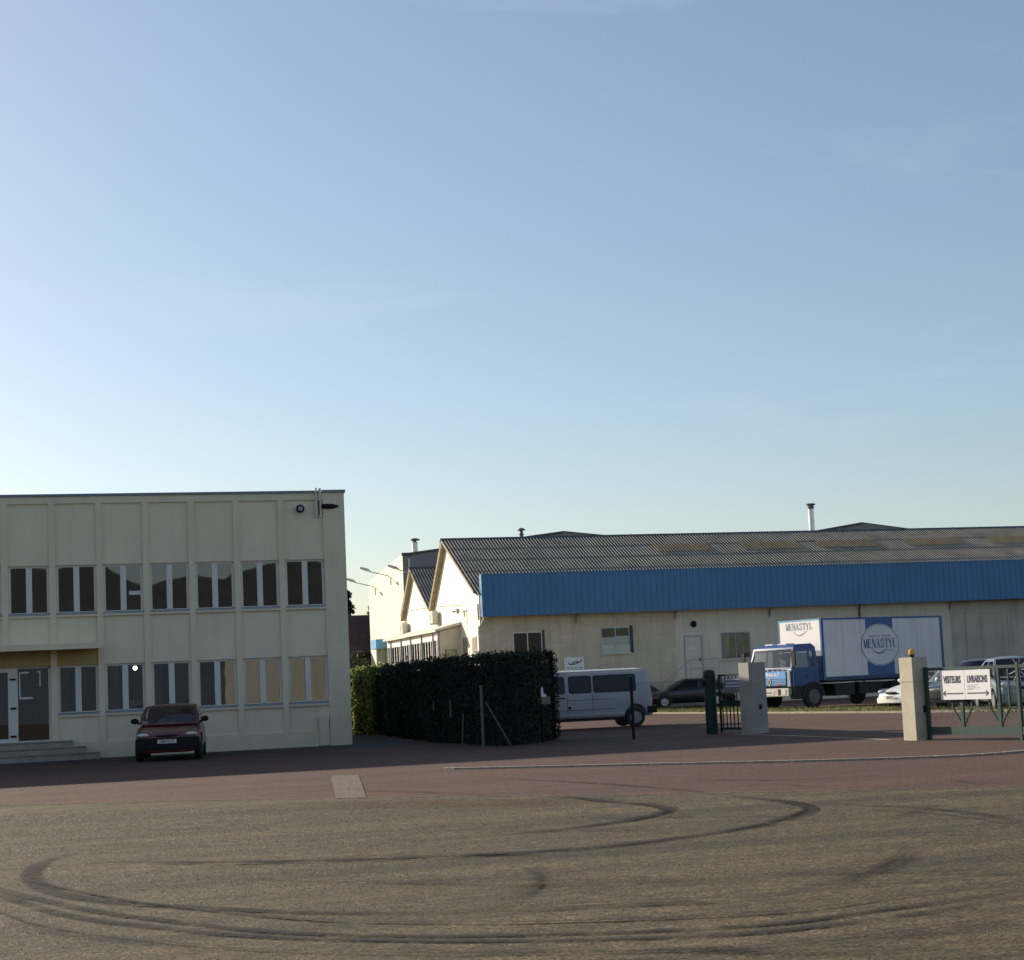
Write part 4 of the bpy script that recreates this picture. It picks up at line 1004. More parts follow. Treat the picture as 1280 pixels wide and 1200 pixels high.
def pillar(label, loc, yaw, s, h, mat):
    p = thing('gate_pillar', label, 'pillar', loc, yaw, 'concrete pillars either side of the driveway')
    mb = MB(); mb.box(-s / 2, s / 2, -s / 2, s / 2, -.02, h * .70); mb.box(-s / 2, s / 2, -s / 2, s / 2, h * .70 + .008, h); mb.box(-s / 2 + .008, s / 2 - .008, -s / 2 + .008, s / 2 - .008, h * .7, h * .7 + .008)
    mb.build('shaft', mat, p, bevel=.012); return p
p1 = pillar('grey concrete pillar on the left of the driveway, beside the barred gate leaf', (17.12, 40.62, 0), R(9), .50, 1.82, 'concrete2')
mb = MB(); mb.box(.0, .07, -.272, -.252, .62, .74); mb.build('latch_plate', 'black', p1)
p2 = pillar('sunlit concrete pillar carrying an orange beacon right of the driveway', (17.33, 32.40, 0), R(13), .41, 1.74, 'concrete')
mb = MB(); mb.box(.02, .09, -.232, -.212, .58, .72); mb.build('latch_plate', 'black', p2)
be = thing('beacon_lamp', 'small orange beacon lamp on top of the right gate pillar', 'beacon', (17.31, 32.38, 1.74))
mb = MB(); mb.lathe([(.05, 0), (.05, .04), (.066, .045), (.066, .06)], (0, 0, 0), 'z', 16); mb.build('base', 'black', be)
mb = MB(); mb.lathe([(.068, .06), (.07, .12), (.064, .15), (.04, .17), (.01, .175)], (0, 0, 0), 'z', 16); mb.build('dome', 'amber', be, True)
# right-hand fence wing
FD = Vector((.292, -.956, 0)).normalized(); fyaw = math.atan2(FD.y, FD.x)
fw = thing('steel_fence', 'green steel fence with V shaped braces right of the driveway', 'fence', (17.45, 32.3, 0), fyaw)
def vpanel(x0, x1, mb):
    c = (x0 + x1) / 2
mb = MB(); mb.box(.1, 3.9, -.03, .03, 1.44, 1.50); mb.box(.1, 3.9, -.03, .03, .12, .27); mb.build('rail', 'green', fw)
for x in (.14, 2.62, 3.86): 
    mb = MB(); mb.box(x - .035, x + .035, -.035, .035, 0, 1.52 if x < 2.6 else 1.55); mb.build('post', 'green', fw)
for c in (1.10, 2.10, 3.16):
    mb = MB(); mb.box(c - .04, c + .04, -.025, .025, .27, 1.44); mb.build('upright', 'green', fw)
    for s in (-1, 1):
        mb = MB(); mb.bar((c + s * .26, 0, .66), (c + s * .02, 0, .31), .035, .03); mb.bar((c + s * .26, 0, .655), (c + s * .26, 0, 1.44), .035, .03); mb.build('brace', 'green', fw)
for a, b in ((.14, .84), (1.36, 1.84), (2.36, 2.9), (3.42, 3.84)): mb = MB(); mb.bar((a, 0, .66), (b, 0, .66), .025, .02); mb.build('crossbar', 'green', fw)
mb = MB()
for k in range(110): mb.tube([(.15 + k * .034, .01, .2), (.15 + k * .034, .01, 1.44)], .0022, 3, cap=False)
mb.build('wire_mesh', 'green', fw)
mb = MB()
for i in range(9):
    a = math.pi * 2 * i / 9; mb.tube([(2.66, 0, 1.40), (2.66 + .26 * math.cos(a), -.02, 1.40 + .26 * math.sin(a))], .009, 4)
mb.build('spike_bracket', 'galv', fw)
sg = thing('direction_sign', 'white direction sign with two panels and opposite arrows hung on the green fence', 'sign', (17.45, 32.3, 0), fyaw)
SX0, SX1, SZ0, SZ1 = .60, 1.96, .83, 1.43
mb = MB(); mid = (SX0 + SX1) / 2 - .01
mb.box(SX0, mid - .004, -.075, -.055, SZ0, SZ1); mb.build('panel', 'signwhite', sg)
mb = MB(); mb.box(mid + .004, SX1, -.075, -.055, SZ0, SZ1); mb.build('panel', 'signwhite', sg)
mb = MB(); mb.box(mid - .003, mid + .003, -.072, -.056, SZ0, SZ1); mb.box(SX0 + .1, SX1 - .1, -.054, -.034, 1.2, 1.25); mb.build('joint', 'ink', sg)
rx = (R(90), 0, 0)
text_mesh('VISITEURS', .20, 'ink', sg, ((SX0 + mid) / 2, -.077, 1.235), rx, sx=.53, bold=.007)
text_mesh('LIVRAISONS', .20, 'ink', sg, ((SX1 + mid) / 2, -.077, 1.235), rx, sx=.505, bold=.005)
mb = MB(); z = .955
for (a, b, s) in ((SX0 + .07, mid - .05, -1), (mid + .06, SX1 - .06, 1)):
    mb.box(a, b, -.079, -.0755, z - .012, z + .012); t = a if s < 0 else b
    mb.bar((t, -.0775, z), (t - s * .07, -.0775, z + .05), .004, .022); mb.bar((t, -.0770, z), (t - s * .07, -.0770, z - .05), .004, .022)
mb.build('arrow', 'ink', sg)
mb = MB()
for i, (z, w) in enumerate(((1.115, .30), (1.085, .22), (1.055, .34), (1.03, .16))): mb.box(mid + .07, mid + .07 + w, -.0775, -.0755, z, z + .011)
mb.build('small_print', 'inkgrey', sg)
nb = thing('notice_board', 'white notice board with a dark swooping emblem on the blockwork wall', 'sign', (24.58, 80.98, 0))
mb = MB(); mb.box(-.52, .52, -.05, -.004, 2.06, 2.68); mb.build('panel', 'signwhite', nb)
mb = MB()
for a, b in (((-.22, 2.32), (.0, 2.34)), ((0, 2.34), (.30, 2.44)), ((.30, 2.44), (.40, 2.56)), ((-.15, 2.38), (.1, 2.47)), ((.1, 2.47), (.26, 2.42)), ((-.3, 2.42), (-.22, 2.32))): mb.bar((a[0], -.056, a[1]), (b[0], -.056, b[1]), .006, .05)
mb.build('emblem', 'ink', nb)
mb = MB()
for x0, x1 in ((-.4, -.25), (-.2, -.05), (0, .12), (.2, .42)): mb.box(x0, x1, -.056, -.051, 2.12, 2.18)
mb.build('small_print', 'inkgrey', nb)

# ------------------------------------------------------------------ vehicles
def lerp(a, b, t): return a + (b - a) * t
def loft_body(stations, zb, wells, rw, mat, parent, name='body'):
    """stations: (x, ztop, halfwidth); closed hull subdivided, wheel wells cut"""
    mb = MB(); n = 0; rings = []
    for x, zt, hw in stations:
        h = [(0, zb + .02), (.8 * hw, zb), (.955 * hw, zb + .07), (hw, zb + .24), (hw, zt - .24), (.975 * hw, zt - .11), (.90 * hw, zt - .025), (.5 * hw, zt + .008), (0, zt + .02)]
        ring = h + [(-y, z) for y, z in h[-2:0:-1]]
        rings.append([(x, y, z) for y, z in ring]); n = len(ring)
    vs = [p for r in rings for p in r]; fs = []
    for i in range(len(rings) - 1):
        for k in range(n): fs.append((i * n + k, i * n + (k + 1) % n, (i + 1) * n + (k + 1) % n, (i + 1) * n + k))
    fs += [tuple(range(n - 1, -1, -1)), tuple(range(len(vs) - n, len(vs)))]
    mb.add(vs, fs); o = mb.build('body_temp', mat)
    s = o.modifiers.new('s', 'SUBSURF'); s.levels = 2; s.render_levels = 2
    cut = []
    for x in wells:
        for sd_ in (-1, 1):
            c = MB(); hw = max(w for _, _, w in stations); a, b = (hw - .24, hw + .2) if sd_ > 0 else (-hw - .2, -hw + .24)
            c.lathe([(rw, a), (rw, b)], (x, 0, rw * .92), 'y', 28); co_ = c.build('cut_temp', mat); cut.append(co_)
            m_ = o.modifiers.new('b', 'BOOLEAN'); m_.object = co_; m_.operation = 'DIFFERENCE'; m_.solver = 'EXACT'
    dg = bpy.context.evaluated_depsgraph_get()
    me = bpy.data.meshes.new_from_object(o.evaluated_get(dg))
    bpy.data.objects.remove(o)
    for c in cut: bpy.data.objects.remove(c)
    me.materials.clear(); me.materials.append(MT[mat]); me.shade_smooth(); me.set_sharp_from_angle(angle=R(38))
    b = bpy.data.objects.new(name, me); COL.objects.link(b); b.parent = parent; return b

def wheel(parent, x, y, r, w, side, rim='rim', dual=False):
    mb = MB(); t = w / 2
    mb.lathe([(r * .60, -t), (r * .92, -t), (r, -t * .6), (r, t * .6), (r * .92, t), (r * .60, t)], (0, 0, 0), 'y', 28)
    wh = mb.build('wheel', 'tyre', parent, True); wh.location = (x, y, r)
    mb = MB(); s = side
    mb.lathe([(.02, s * (t - .035)), (r * .14, s * (t - .03)), (r * .2, s * (t - .055)), (r * .5, s * (t - .03)), (r * .585, s * (t - .005)), (r * .61, s * (t + .004))], (0, 0, 0), 'y', 28)
    rm = mb.build('rim', rim, wh, True)
    mb = MB()
    for k in range(7):
        a = 2 * math.pi * k / 7
        mb.lathe([(r * .07, s * (t - .036)), (r * .07, s * (t - .030))], (r * .37 * math.cos(a), 0, r * .37 * math.sin(a)), 'y', 8)
    mb.build('rim_hole', 'black', wh)
    return wh

def car(name, label, loc, yaw, paint, P, seats=False, plate=None, glass='carglass'):
    c = thing(name, label, 'car', loc, yaw)
    zb = P.get('zb', .2); r = P.get('r', .30)
    loft_body(P['st'], zb, P['ax'], r + .06, paint, c)
    xA0, xA1, xC1, xC0, zA, zC, zr, wb, wr = P['gh']
    bow, bow2, nz = P.get('bow', .28), .10, 5
    paintmb, W1, W2, SWS = MB(), MB(), MB(), {}
    def screen(x0, x1, z0, z1, b0, b1, gl, bulge):
        cols = [-1, -.93, -.6, -.3, 0, .3, .6, .93, 1]; rows = [0, .06, .35, .65, .93, 1]
        pt = lambda s, t: (lerp(x0 + b0 * (1 - s * s), x1 + b1 * (1 - s * s), t) + bulge * math.sin(math.pi * t) * (1 - s * s), s * lerp(wb, wr, t), lerp(z0, z1, t) + .02 * t * (1 - s * s))
        for i in range(len(cols) - 1):
            for j in range(len(rows) - 1):
                q = [pt(cols[i], rows[j]), pt(cols[i + 1], rows[j]), pt(cols[i + 1], rows[j + 1]), pt(cols[i], rows[j + 1])]
                (gl if 0 < i < len(cols) - 2 and 0 < j < len(rows) - 2 else paintmb).add(q, [(0, 1, 2, 3)])
    screen(xA0, xA1, zA, zr, bow, bow2, W1, .03)
    screen(xC0, xC1, zC, zr, -bow * .5, -bow2, W2, -.03)
    cols = P.get('cols', [0, .05, .46, .51, .86, 1]); rows = [0, .05, .45, .84, 1]
    for sy in (-1, 1):
        def pt(s, t):
            xa = lerp(xA0, xA1, t); xc = lerp(xC0, xC1, t)
            return (lerp(xa, xc, s), sy * (lerp(wb, wr, t) + .03 * math.sin(math.pi * t)), lerp(lerp(zA, zC, s), zr, t))
        for i in range(len(cols) - 1):
            for j in range(len(rows) - 1):
                q = [pt(cols[i], rows[j]), pt(cols[i + 1], rows[j]), pt(cols[i + 1], rows[j + 1]), pt(cols[i], rows[j + 1])]
                (SWS.setdefault((sy, i), MB()) if i % 2 == 1 and 0 < j < 3 else paintmb).add(q, [(0, 1, 2, 3)])
    ss = [-1, -.6, -.3, 0, .3, .6, 1]; xs = [0, .15, .5, .85, 1]
    rf = lambda s, u: (lerp(xA1 + bow2 * (1 - s * s), xC1 - bow2 * (1 - s * s), u), s * wr, zr + .02 * (1 - s * s) + .045 * math.sin(math.pi * u) * (1 - abs(s) ** 3 * .6))
    for i in range(len(ss) - 1):
        for j in range(len(xs) - 1): paintmb.add([rf(ss[i], xs[j]), rf(ss[i + 1], xs[j]), rf(ss[i + 1], xs[j + 1]), rf(ss[i], xs[j + 1])], [(0, 1, 2, 3)])
    def fin(mb, nm, mat):
        o = mb.build(nm, mat, c, False); bm = bmesh.new(); bm.from_mesh(o.data); bmesh.ops.remove_doubles(bm, verts=bm.verts, dist=.001); bmesh.ops.recalc_face_normals(bm, faces=bm.faces); bm.to_mesh(o.data); bm.free(); o.data.shade_smooth(); o.data.set_sharp_from_angle(angle=R(50)); return o
    fin(paintmb, 'roof', paint); fin(W1, 'windscreen', glass); fin(W2, 'rear_window', glass); [fin(q, 'side_window', glass) for q in SWS.values()]
    hwm = max(w for _, _, w in P['st'])
    for x in P['ax']:
        for s in (-1, 1): wheel(c, x, s * (hwm - .115), r, .19, s, P.get('rim', 'rim'))
    mb = MB(); mb.box(xC0 + .3, xA0 - .05, -wb * .9, wb * .9, zA - .22, zA - .012); mb.build('cabin_floor', 'interior', c)
    for x in ((xA1 - .35, xA1 - 1.15)):
        for s in (-1, 1):
            mb = MB(); mb.box(x - .12, x + .02, s * .36 - .24, s * .36 + .24, zA - .1, zA + .20); mb.box(x - .10, x, s * .36 - .12, s * .36 + .12, zA + .22, zA + .38); mb.build('seat', 'seatblue' if seats else 'interior', c, bevel=.03)
    for s in (-1, 1):
        mb = MB(); mb.ball((xA0 - .22, s * (hwm + .04), zA + .10), (.07, .11, .075), 10, 6); mb.bar((xA0 - .2, s * (hwm - .1), zA + .03), (xA0 - .2, s * (hwm + .08), zA + .08), .05, .05); mb.build('mirror', P.get('mirror', 'black'), c, True)
        hx, hy, hz = P['hl']
        mb = MB(); mb.ball((hx, s * hy, hz), P.get('hls', (.10, .19, .085)), 14, 8); mb.build('headlight', 'headlight', c, True)
    fx, fz0, fz1, fw_ = P['bump']
    mb = MB(); mb.prism([(fx - .25, -fw_), (fx - .06, -fw_ + .03), (fx, -fw_ * .7), (fx + .03, 0), (fx, fw_ * .7), (fx - .06, fw_ - .03), (fx - .25, fw_)], fz0, fz1, 'z'); mb.build('bumper', P.get('bmat', 'black'), c, True, bevel=.02)
    g = P.get('grille')
    if g: mb = MB(); mb.ball((g[0], 0, g[1]), (.05, g[2], g[3]), 18, 8); mb.build('grille', 'black', c, True)
    if plate:
        px_, pz = P['plate']
        mb = MB(); mb.box(px_, px_ + .012, -.235, .235, pz - .05, pz + .05); pl = mb.build('number_plate', 'plate', c)
        text_mesh(plate, .10, 'ink', pl, (px_ + .014, 0, pz), (R(90), 0, R(90)), sx=.70)
    return c

HATCH = dict(st=[(.02, .62, .62), (-.03, .66, .72), (-.2, .72, .80), (-.9, .86, .84), (-1.35, .93, .845), (-2.4, .95, .85), (-3.3, .97, .84), (-3.85, .96, .80), (-4.0, .9, .74), (-4.06, .7, .66)],
             ax=(-.78, -3.3), r=.295, gh=(-1.15, -1.85, -3.2, -3.75, .91, .95, 1.37, .765, .625), hl=(-.085, .60, .665), hls=(.075, .15, .045),
             bump=(.04, .29, .59, .80), plate=(.075, .50), grille=(-.0, .635, .28, .03), rim='steelrim', bow=.30)
def at(x, y): return (x, y, 0)
car('parked_car', 'dark red hatchback parked nose out in front of the office', at(2.40, 43.30), R(-90 - 6.5), 'red', HATCH, True, '1008 WL 71')
BLACK = dict(HATCH); BLACK.update(st=[(.02, .6, .6), (-.05, .66, .74), (-.3, .74, .82), (-.95, .86, .85), (-1.4, .93, .86), (-2.4, .95, .865), (-3.4, .97, .85), (-4.0, .95, .80), (-4.25, .86, .72), (-4.3, .7, .66)],
             ax=(-.85, -3.42), gh=(-1.22, -1.92, -3.15, -3.95, .91, .95, 1.36, .76, .58), r=.30, rim='rim')
car('parked_car', 'black hatchback parked side on below the workshop steps', at(27.1, 77.6), R(180 - 15), 'blackpaint', BLACK, glass='darkglass')
car('parked_car', 'black car half hidden behind the van, close to the workshop wall', at(24.3, 79.75), R(180), 'blackpaint', BLACK, glass='carglass')
COUPE = dict(st=[(.03, .50, .55), (-.02, .56, .72), (-.18, .64, .82), (-.9, .82, .87), (-1.45, .92, .875), (-2.4, .93, .88), (-3.4, .95, .87), (-4.1, .93, .80), (-4.35, .84, .72), (-4.4, .66, .66)],
             ax=(-.88, -3.42), r=.31, gh=(-1.25, -2.05, -3.0, -3.9, .90, .93, 1.34, .74, .56), hl=(-.16, .62, .62), hls=(.16, .14, .075), bump=(.045, .20, .40, .80), bmat='whitecar', plate=(.08, .42),
             grille=(.02, .575, .32, .052), mirror='whitecar', bow=.34)
car('parked_car', 'white sporty car with its front showing left of the sunlit gate pillar', at(29.25, 56.45), R(199), 'whitecar', COUPE, plate='2054 XF 71')
SEDAN = dict(BLACK); SEDAN.update(plate=(.075, .52), st=[(x, z + .10, w) for x, z, w in BLACK['st']], gh=(-1.22, -1.95, -3.2, -3.95, 1.02, 1.06, 1.63, .78, .60), hl=(-.085, .59, .76), bump=(.04, .36, .63, .80))
car('parked_car', 'dark grey saloon parked behind the white direction sign', at(29.2, 52.75), R(200), 'greycar', SEDAN, glass='darkglass')
MPV = dict(st=[(.02, .72, .62), (-.04, .76, .74), (-.2, .84, .83), (-.7, .98, .87), (-1.1, 1.05, .875), (-2.4, 1.07, .88), (-3.4, 1.09, .87), (-4.0, 1.07, .82), (-4.2, 1.0, .76), (-4.26, .8, .7)],
           ax=(-.85, -3.5), r=.31, gh=(-.80, -1.75, -2.95, -4.1, 1.03, 1.07, 1.66, .79, .55), hl=(-.08, .62, .80), hls=(.10, .17, .09), bump=(.04, .26, .52, .82), bmat='silver', plate=(.075, .48), grille=(0, .70, .34, .045), bow=.36)
car('parked_car', 'silver people carrier with a rounded roof behind the end of the green fence', at(29.35, 47.6), R(251), 'silver', MPV, plate='3416 WN 71', glass='darkglass')

# van: side on, nose to the left
vn = thing('white_van', 'dirty white minibus van with tinted side windows parked beside the hedge', 'van', (13.68, 52.15, 0), R(180 - 3))
VS = [(.02, .9, .72), (-.1, 1.0, .82), (-.5, 1.08, .85), (-1.0, 1.1, .86), (-4.35, 1.1, .86), (-4.45, 1.08, .84)]
mb = MB(); rings = []
for x, zt, hw, inset in ((0.05, 1.0, .76, 0), (-.25, 1.12, .83, .0), (-.95, 1.86, .86, 1), (-1.3, 1.88, .86, 1), (-4.12, 1.88, .86, 1), (-4.32, 1.84, .85, 1), (-4.42, 1.1, .85, 0)):
    if inset: h = [(0, .34), (hw - .06, .34), (hw, .42), (hw, 1.12), (hw * .94, 1.66), (hw * .90, 1.76), (hw * .80, 1.83), (0, zt)]
    else: h = [(0, .34), (hw - .06, .34), (hw, .42), (hw, zt * .86), (hw * .97, zt * .95), (hw * .93, zt * .98), (hw * .8, zt), (0, zt)]
    rings.append([(x, y, z) for y, z in h + [(-y, z) for y, z in h[-2:0:-1]]])
n = len(rings[0]); vs = [p for r_ in rings for p in r_]; fs = []
for i in range(len(rings) - 1):
    for k in range(n): fs.append((i * n + k, i * n + (k + 1) % n, (i + 1) * n + (k + 1) % n, (i + 1) * n + k))
fs += [tuple(range(n - 1, -1, -1)), tuple(range(len(vs) - n, len(vs)))]
mb.add(vs, fs); vo = mb.build('van_temp', 'vanpaint')
for x in (-.95, -3.86):
    for s in (-1, 1):
        cm_ = MB(); cm_.lathe([(.37, s * .60), (.37, s * 1.1)], (x, 0, .36), 'y', 28); cc = cm_.build('cut_temp', 'vanpaint')
        m_ = vo.modifiers.new('b', 'BOOLEAN'); m_.object = cc; m_.operation = 'DIFFERENCE'; m_.solver = 'EXACT'
bm_mod = vo.modifiers.new('bev', 'BEVEL'); bm_mod.width = .03; bm_mod.segments = 2; bm_mod.limit_method = 'ANGLE'; bm_mod.angle_limit = R(28)
me = bpy.data.meshes.new_from_object(vo.evaluated_get(bpy.context.evaluated_depsgraph_get()))
bpy.data.objects.remove(vo)
for o in [o for o in bpy.data.objects if o.name.startswith('cut_temp')]: bpy.data.objects.remove(o)
me.shade_smooth(); me.set_sharp_from_angle(angle=R(30)); vb = bpy.data.objects.new('body', me); COL.objects.link(vb); vb.parent = vn
def weld(o, angle):
    bm = bmesh.new(); bm.from_mesh(o.data); bmesh.ops.remove_doubles(bm, verts=bm.verts, dist=.001); bmesh.ops.recalc_face_normals(bm, faces=bm.faces)
    bm.to_mesh(o.data); bm.free(); o.data.shade_smooth(); o.data.set_sharp_from_angle(angle=R(angle)); return o
def side_panel(mb, x0, x1, z0, z1, s, off, hw=.86, rc=.06, n=4):
    """rounded panel following the tumblehome of the van side"""
    pts = []
    for cx, cz, a0 in ((x1 - rc, z1 - rc, 0), (x0 + rc, z1 - rc, 90), (x0 + rc, z0 + rc, 180), (x1 - rc, z0 + rc, 270)):
        for k in range(n + 1): a = R(a0 + 90 * k / n); pts.append((cx + rc * math.cos(a), cz + rc * math.sin(a)))
    Y = lambda z: s * (hw * (1 - .06 * max(0, z - 1.12) / .54) + off)
    f_ = [(x, Y(z), z) for x, z in pts]; b_ = [(x, Y(z) - s * .02, z) for x, z in pts]; m = len(pts)
    mb.add(f_ + b_, [tuple(range(m)), tuple(range(2 * m - 1, m - 1, -1))] + [(i, (i + 1) % m, (i + 1) % m + m, i + m) for i in range(m)])
for s in (-1, 1):
    for x0, x1 in ((-1.55, -.95), (-2.42, -1.72), (-3.88, -2.52)):
        mb = MB(); side_panel(mb, x0, x1, 1.16, 1.66, s, .012, rc=.07); w_ = mb.build('side_window', 'darkglass', vn, False)
        mb = MB(); side_panel(mb, x0 - .025, x1 + .025, 1.135, 1.685, s, .006, rc=.08); mb.build('rubber_seal', 'black', w_)
    mb = MB(); side_panel(mb, x0 + .8, x0 + .82, 1.17, 1.65, s, .016, rc=.008); mb.build('window_bar', 'interior', vn)
mb = MB()
for x in (-1.64, -2.47, -.86): mb.box(x, x + .012, .864, .868, .45, 1.10)
mb.box(-3.2, -1.64, .8645, .8685, .92, .932); mb.box(-3.2, -1.0, .8645, .8685, .60, .615); mb.build('panel_seam', 'chassis', vn)
mb = MB(); mb.box(-1.55, -1.32, .866, .895, .985, 1.02); mb.build('handle', 'black', vn)
mb = MB(); mb.lathe([(.05, .862), (.05, .872)], (-1.70, 0, .69), 'y', 12); mb.build('fuel_cap', 'black', vn)
mb = MB(); mb.box(-4.57, -4.36, -.86, .86, .42, .64); mb.box(-4.45, -4.24, .862, .885, .42, .64); mb.box(-4.45, -4.24, -.885, -.862, .42, .64); mb.build('bumper', 'black', vn, bevel=.03)
mb = MB(); mb.box(-4.46, -4.42, .55, .80, .75, 1.1); mb.box(-4.46, -4.42, -.80, -.55, .75, 1.1); mb.build('tail_light', 'redbadge', vn)
mb = MB(); mb.box(-4.28, -1.0, .80, .835, 1.79, 1.825); mb.box(-4.28, -1.0, -.835, -.80, 1.79, 1.825); mb.build('gutter', 'vanpaint', vn)
mb = MB(); mb.box(-3.9, -.4, -.7, .7, .25, .36); mb.build('underbody', 'chassis', vn)
for s in (-1, 1): mb = MB(); mb.prism([(-.62, .86), (-.35, 1.18), (-.9, 1.62), (-.95, 1.16)], s * .845, s * .866, 'y'); mb.build('door_window', 'darkglass', vn)
mb = MB(); mb.add([(-.30, -.70, 1.18), (-.30, .70, 1.18), (-.90, .66, 1.78), (-.90, -.66, 1.78)], [(0, 1, 2, 3)]); mb.build('windscreen', 'darkglass', vn)
for x in (-.95, -3.86):
    for s in (-1, 1): wheel(vn, x, s * .745, .31, .20, s, 'steelrim')

# truck: cab over box lorry, nose to the left front
TK = thing('box_truck', 'blue cab box truck with a white body and round blue trimmed emblem', 'truck', (27.56, 63.55, 0), R(198))
B = 1.30
mb = MB(); mb.box(-1.48, -.1, -B + .02, B - .02, .55, .929); mb.build('cab_base', 'chassis', TK)
mb = MB(); mb.prism([(-1.50, .93), (-.02, .93), (0, .96), (0, 1.55), (-.03, 1.64), (-1.50, 1.64)], -B, B, 'y'); cab = mb.build('cab', 'truckblue', TK, True, bevel=.05)
up, gl, SWT = MB(), MB(), {}
wb_, wr_ = B - .01, B - .10
def tp(s, t): return (lerp(-.04, -.26, t) + .05 * (1 - s * s), s * lerp(wb_, wr_, t), lerp(1.63, 2.48, t))
cols = [-1, -.93, -.5, 0, .5, .93, 1]; rows = [0, .06, .5, .92, 1]
for i in range(6):
    for j in range(4):
        (gl if 0 < i < 5 and 0 < j < 3 else up).add([tp(cols[i], rows[j]), tp(cols[i + 1], rows[j]), tp(cols[i + 1], rows[j + 1]), tp(cols[i], rows[j + 1])], [(0, 1, 2, 3)])
for sy in (-1, 1):
    def sp(s, t): return (lerp(lerp(-.04, -.26, t), lerp(-1.48, -1.42, t), s), sy * lerp(wb_, wr_, t), lerp(1.63, 2.48, t))
    cs = [0, .10, .60, .70, .88, 1]; rs = [0, .04, .82, 1]
    for i in range(5):
        for j in range(3):
            ok = (i == 1 and j == 1) or (i == 3 and j == 1)
            (SWT.setdefault((sy, i), MB()) if ok else up).add([sp(cs[i], rs[j]), sp(cs[i + 1], rs[j]), sp(cs[i + 1], rs[j + 1]), sp(cs[i], rs[j + 1])], [(0, 1, 2, 3)])
rwm = MB(); rc_, rr_ = [-1, -.8, .8, 1], [0, .18, .8, 1]
for i in range(3):
    for j in range(3):
        bp_ = lambda s_, t: (lerp(-1.48, -1.42, t), s_ * lerp(wb_, wr_, t), lerp(1.63, 2.48, t))
        (rwm if i == j == 1 else up).add([bp_(rc_[i], rr_[j]), bp_(rc_[i + 1], rr_[j]), bp_(rc_[i + 1], rr_[j + 1]), bp_(rc_[i], rr_[j + 1])], [(0, 1, 2, 3)])
rwm.build('rear_window', 'carglass', TK)
g1 = [(-.26, y, 2.48) for y in (-wr_, wr_)]; 
for (x0, z0, w0), (x1, z1, w1) in (((-.26, 2.48, wr_), (-.40, 2.60, wr_ - .10)), ((-.40, 2.60, wr_ - .10), (-1.3, 2.62, wr_ - .10)), ((-1.3, 2.62, wr_ - .10), (-1.42, 2.48, wr_))):
    up.add([(x0, -w0, z0), (x0, w0, z0), (x1, w1, z1), (x1, -w1, z1)], [(0, 1, 2, 3)])
for s in (-1, 1): up.add([(-.26, s * wr_, 2.48), (-.40, s * (wr_ - .1), 2.60), (-1.3, s * (wr_ - .1), 2.62), (-1.42, s * wr_, 2.48)], [(0, 1, 2, 3)])
weld(up.build('cab_roof', 'truckblue', TK), 40); weld(gl.build('windscreen', 'truckglass', TK), 60); [q.build('door_window', 'carglass', TK) for q in SWT.values()]
mb = MB(); mb.box(-.78, -.5, -.75, -.3, 2.605, 2.66); mb.box(-.85, -.42, .1, .62, 2.605, 2.65); mb.build('roof_vent', 'boxwhite', TK)
mb = MB(); mb.box(-1.42, -.2, -1.0, 1.0, 1.60, 1.66)
for y in (-.55, .55): mb.box(-1.35, -1.15, y - .26, y + .26, 1.66, 2.25); 
mb.lathe([(.20, 1.78), (.22, 1.80), (.20, 1.82)], (-.55, .5, 0), 'z', 14); mb.build('seat', 'interior', TK)
mb = MB(); mb.box(.002, .03, -1.0, .98, .96, 1.53); gr = mb.build('front_panel', 'truckfront', TK, bevel=.015)
mb = MB()
for z in (1.005, 1.075, 1.145, 1.215): mb.box(.028, .036, -.96, .94, z, z + .026)
mb.build('grille_slot', 'ink', gr)
text_mesh('RENAULT', .175, 'signwhite', gr, (.034, .12, 1.40), (R(90), 0, R(90)), sx=1.25, bold=.006)
mb = MB(); X_, Y_ = Vector((0, 1, 0)), Vector((0, 0, 1))
for k, (a, b) in enumerate((((-.0, .17), (.11, 0)), ((.11, 0), (0, -.17)), ((0, -.17), (-.11, 0)), ((-.11, 0), (0, .17)))): mb.bar((.043 + .001 * k, -.0 + a[0] * .85, 1.11 + a[1] * .85), (.043 + .001 * k, -.0 + b[0] * .85, 1.11 + b[1] * .85), .012, .03)
mb.build('emblem', 'chrome', gr)
mb = MB(); mb.box(.031, .04, .42, .66, .985, 1.045); mb.build('badge', 'redbadge', gr)
for s in (-1, 1):
    mb = MB(); mb.prism([(-.10, s * (B + .012)), (.035, s * (B - .07)), (.035, s * (B - .24)), (.0, s * (B - .24)), (-.1, s * (B - .03))], .92, 1.54, 'z'); mb.build('corner_deflector', 'boxshade', TK)
    mb = MB(); mb.bar((-.1, s * (B + .0), 2.4), (.05, s * (B + .22), 2.3), .02, .02); mb.bar((-.1, s * (B + .0), 1.7), (.05, s * (B + .22), 1.8), .02, .02); mb.box(.02, .08, s * (B + .22) - .10, s * (B + .22) + .10, 1.72, 2.34); mb.build('mirror', 'black', TK)
    mb = MB(); mb.box(.062, .075, s * .86 - .11, s * .86 + .11, .60, .80); mb.build('headlight', 'headlight', TK)
mb = MB(); mb.box(-.25, .06, -1.14, 1.14, .52, .86); bp = mb.build('bumper', 'bumper', TK, bevel=.03)
mb = MB(); mb.box(.058, .066, -.62, -.38, .58, .80); mb.box(.058, .066, .5, .66, .58, .82); mb.build('lamp_recess', 'black', bp)
mb = MB(); mb.box(.062, .07, -.28, .28, .60, .76); pl = mb.build('number_plate', 'plate', TK)
text_mesh('7120 XB 71', .10, 'ink', pl, (.072, 0, .68), (R(90), 0, R(90)), sx=.8)
mb = MB()
for i in range(7): mb.box(-.04 + .002 * i, .02, -1.0 + .3 * i, -.82 + .3 * i, 1.57, 1.60)
mb.build('wiper', 'black', TK)
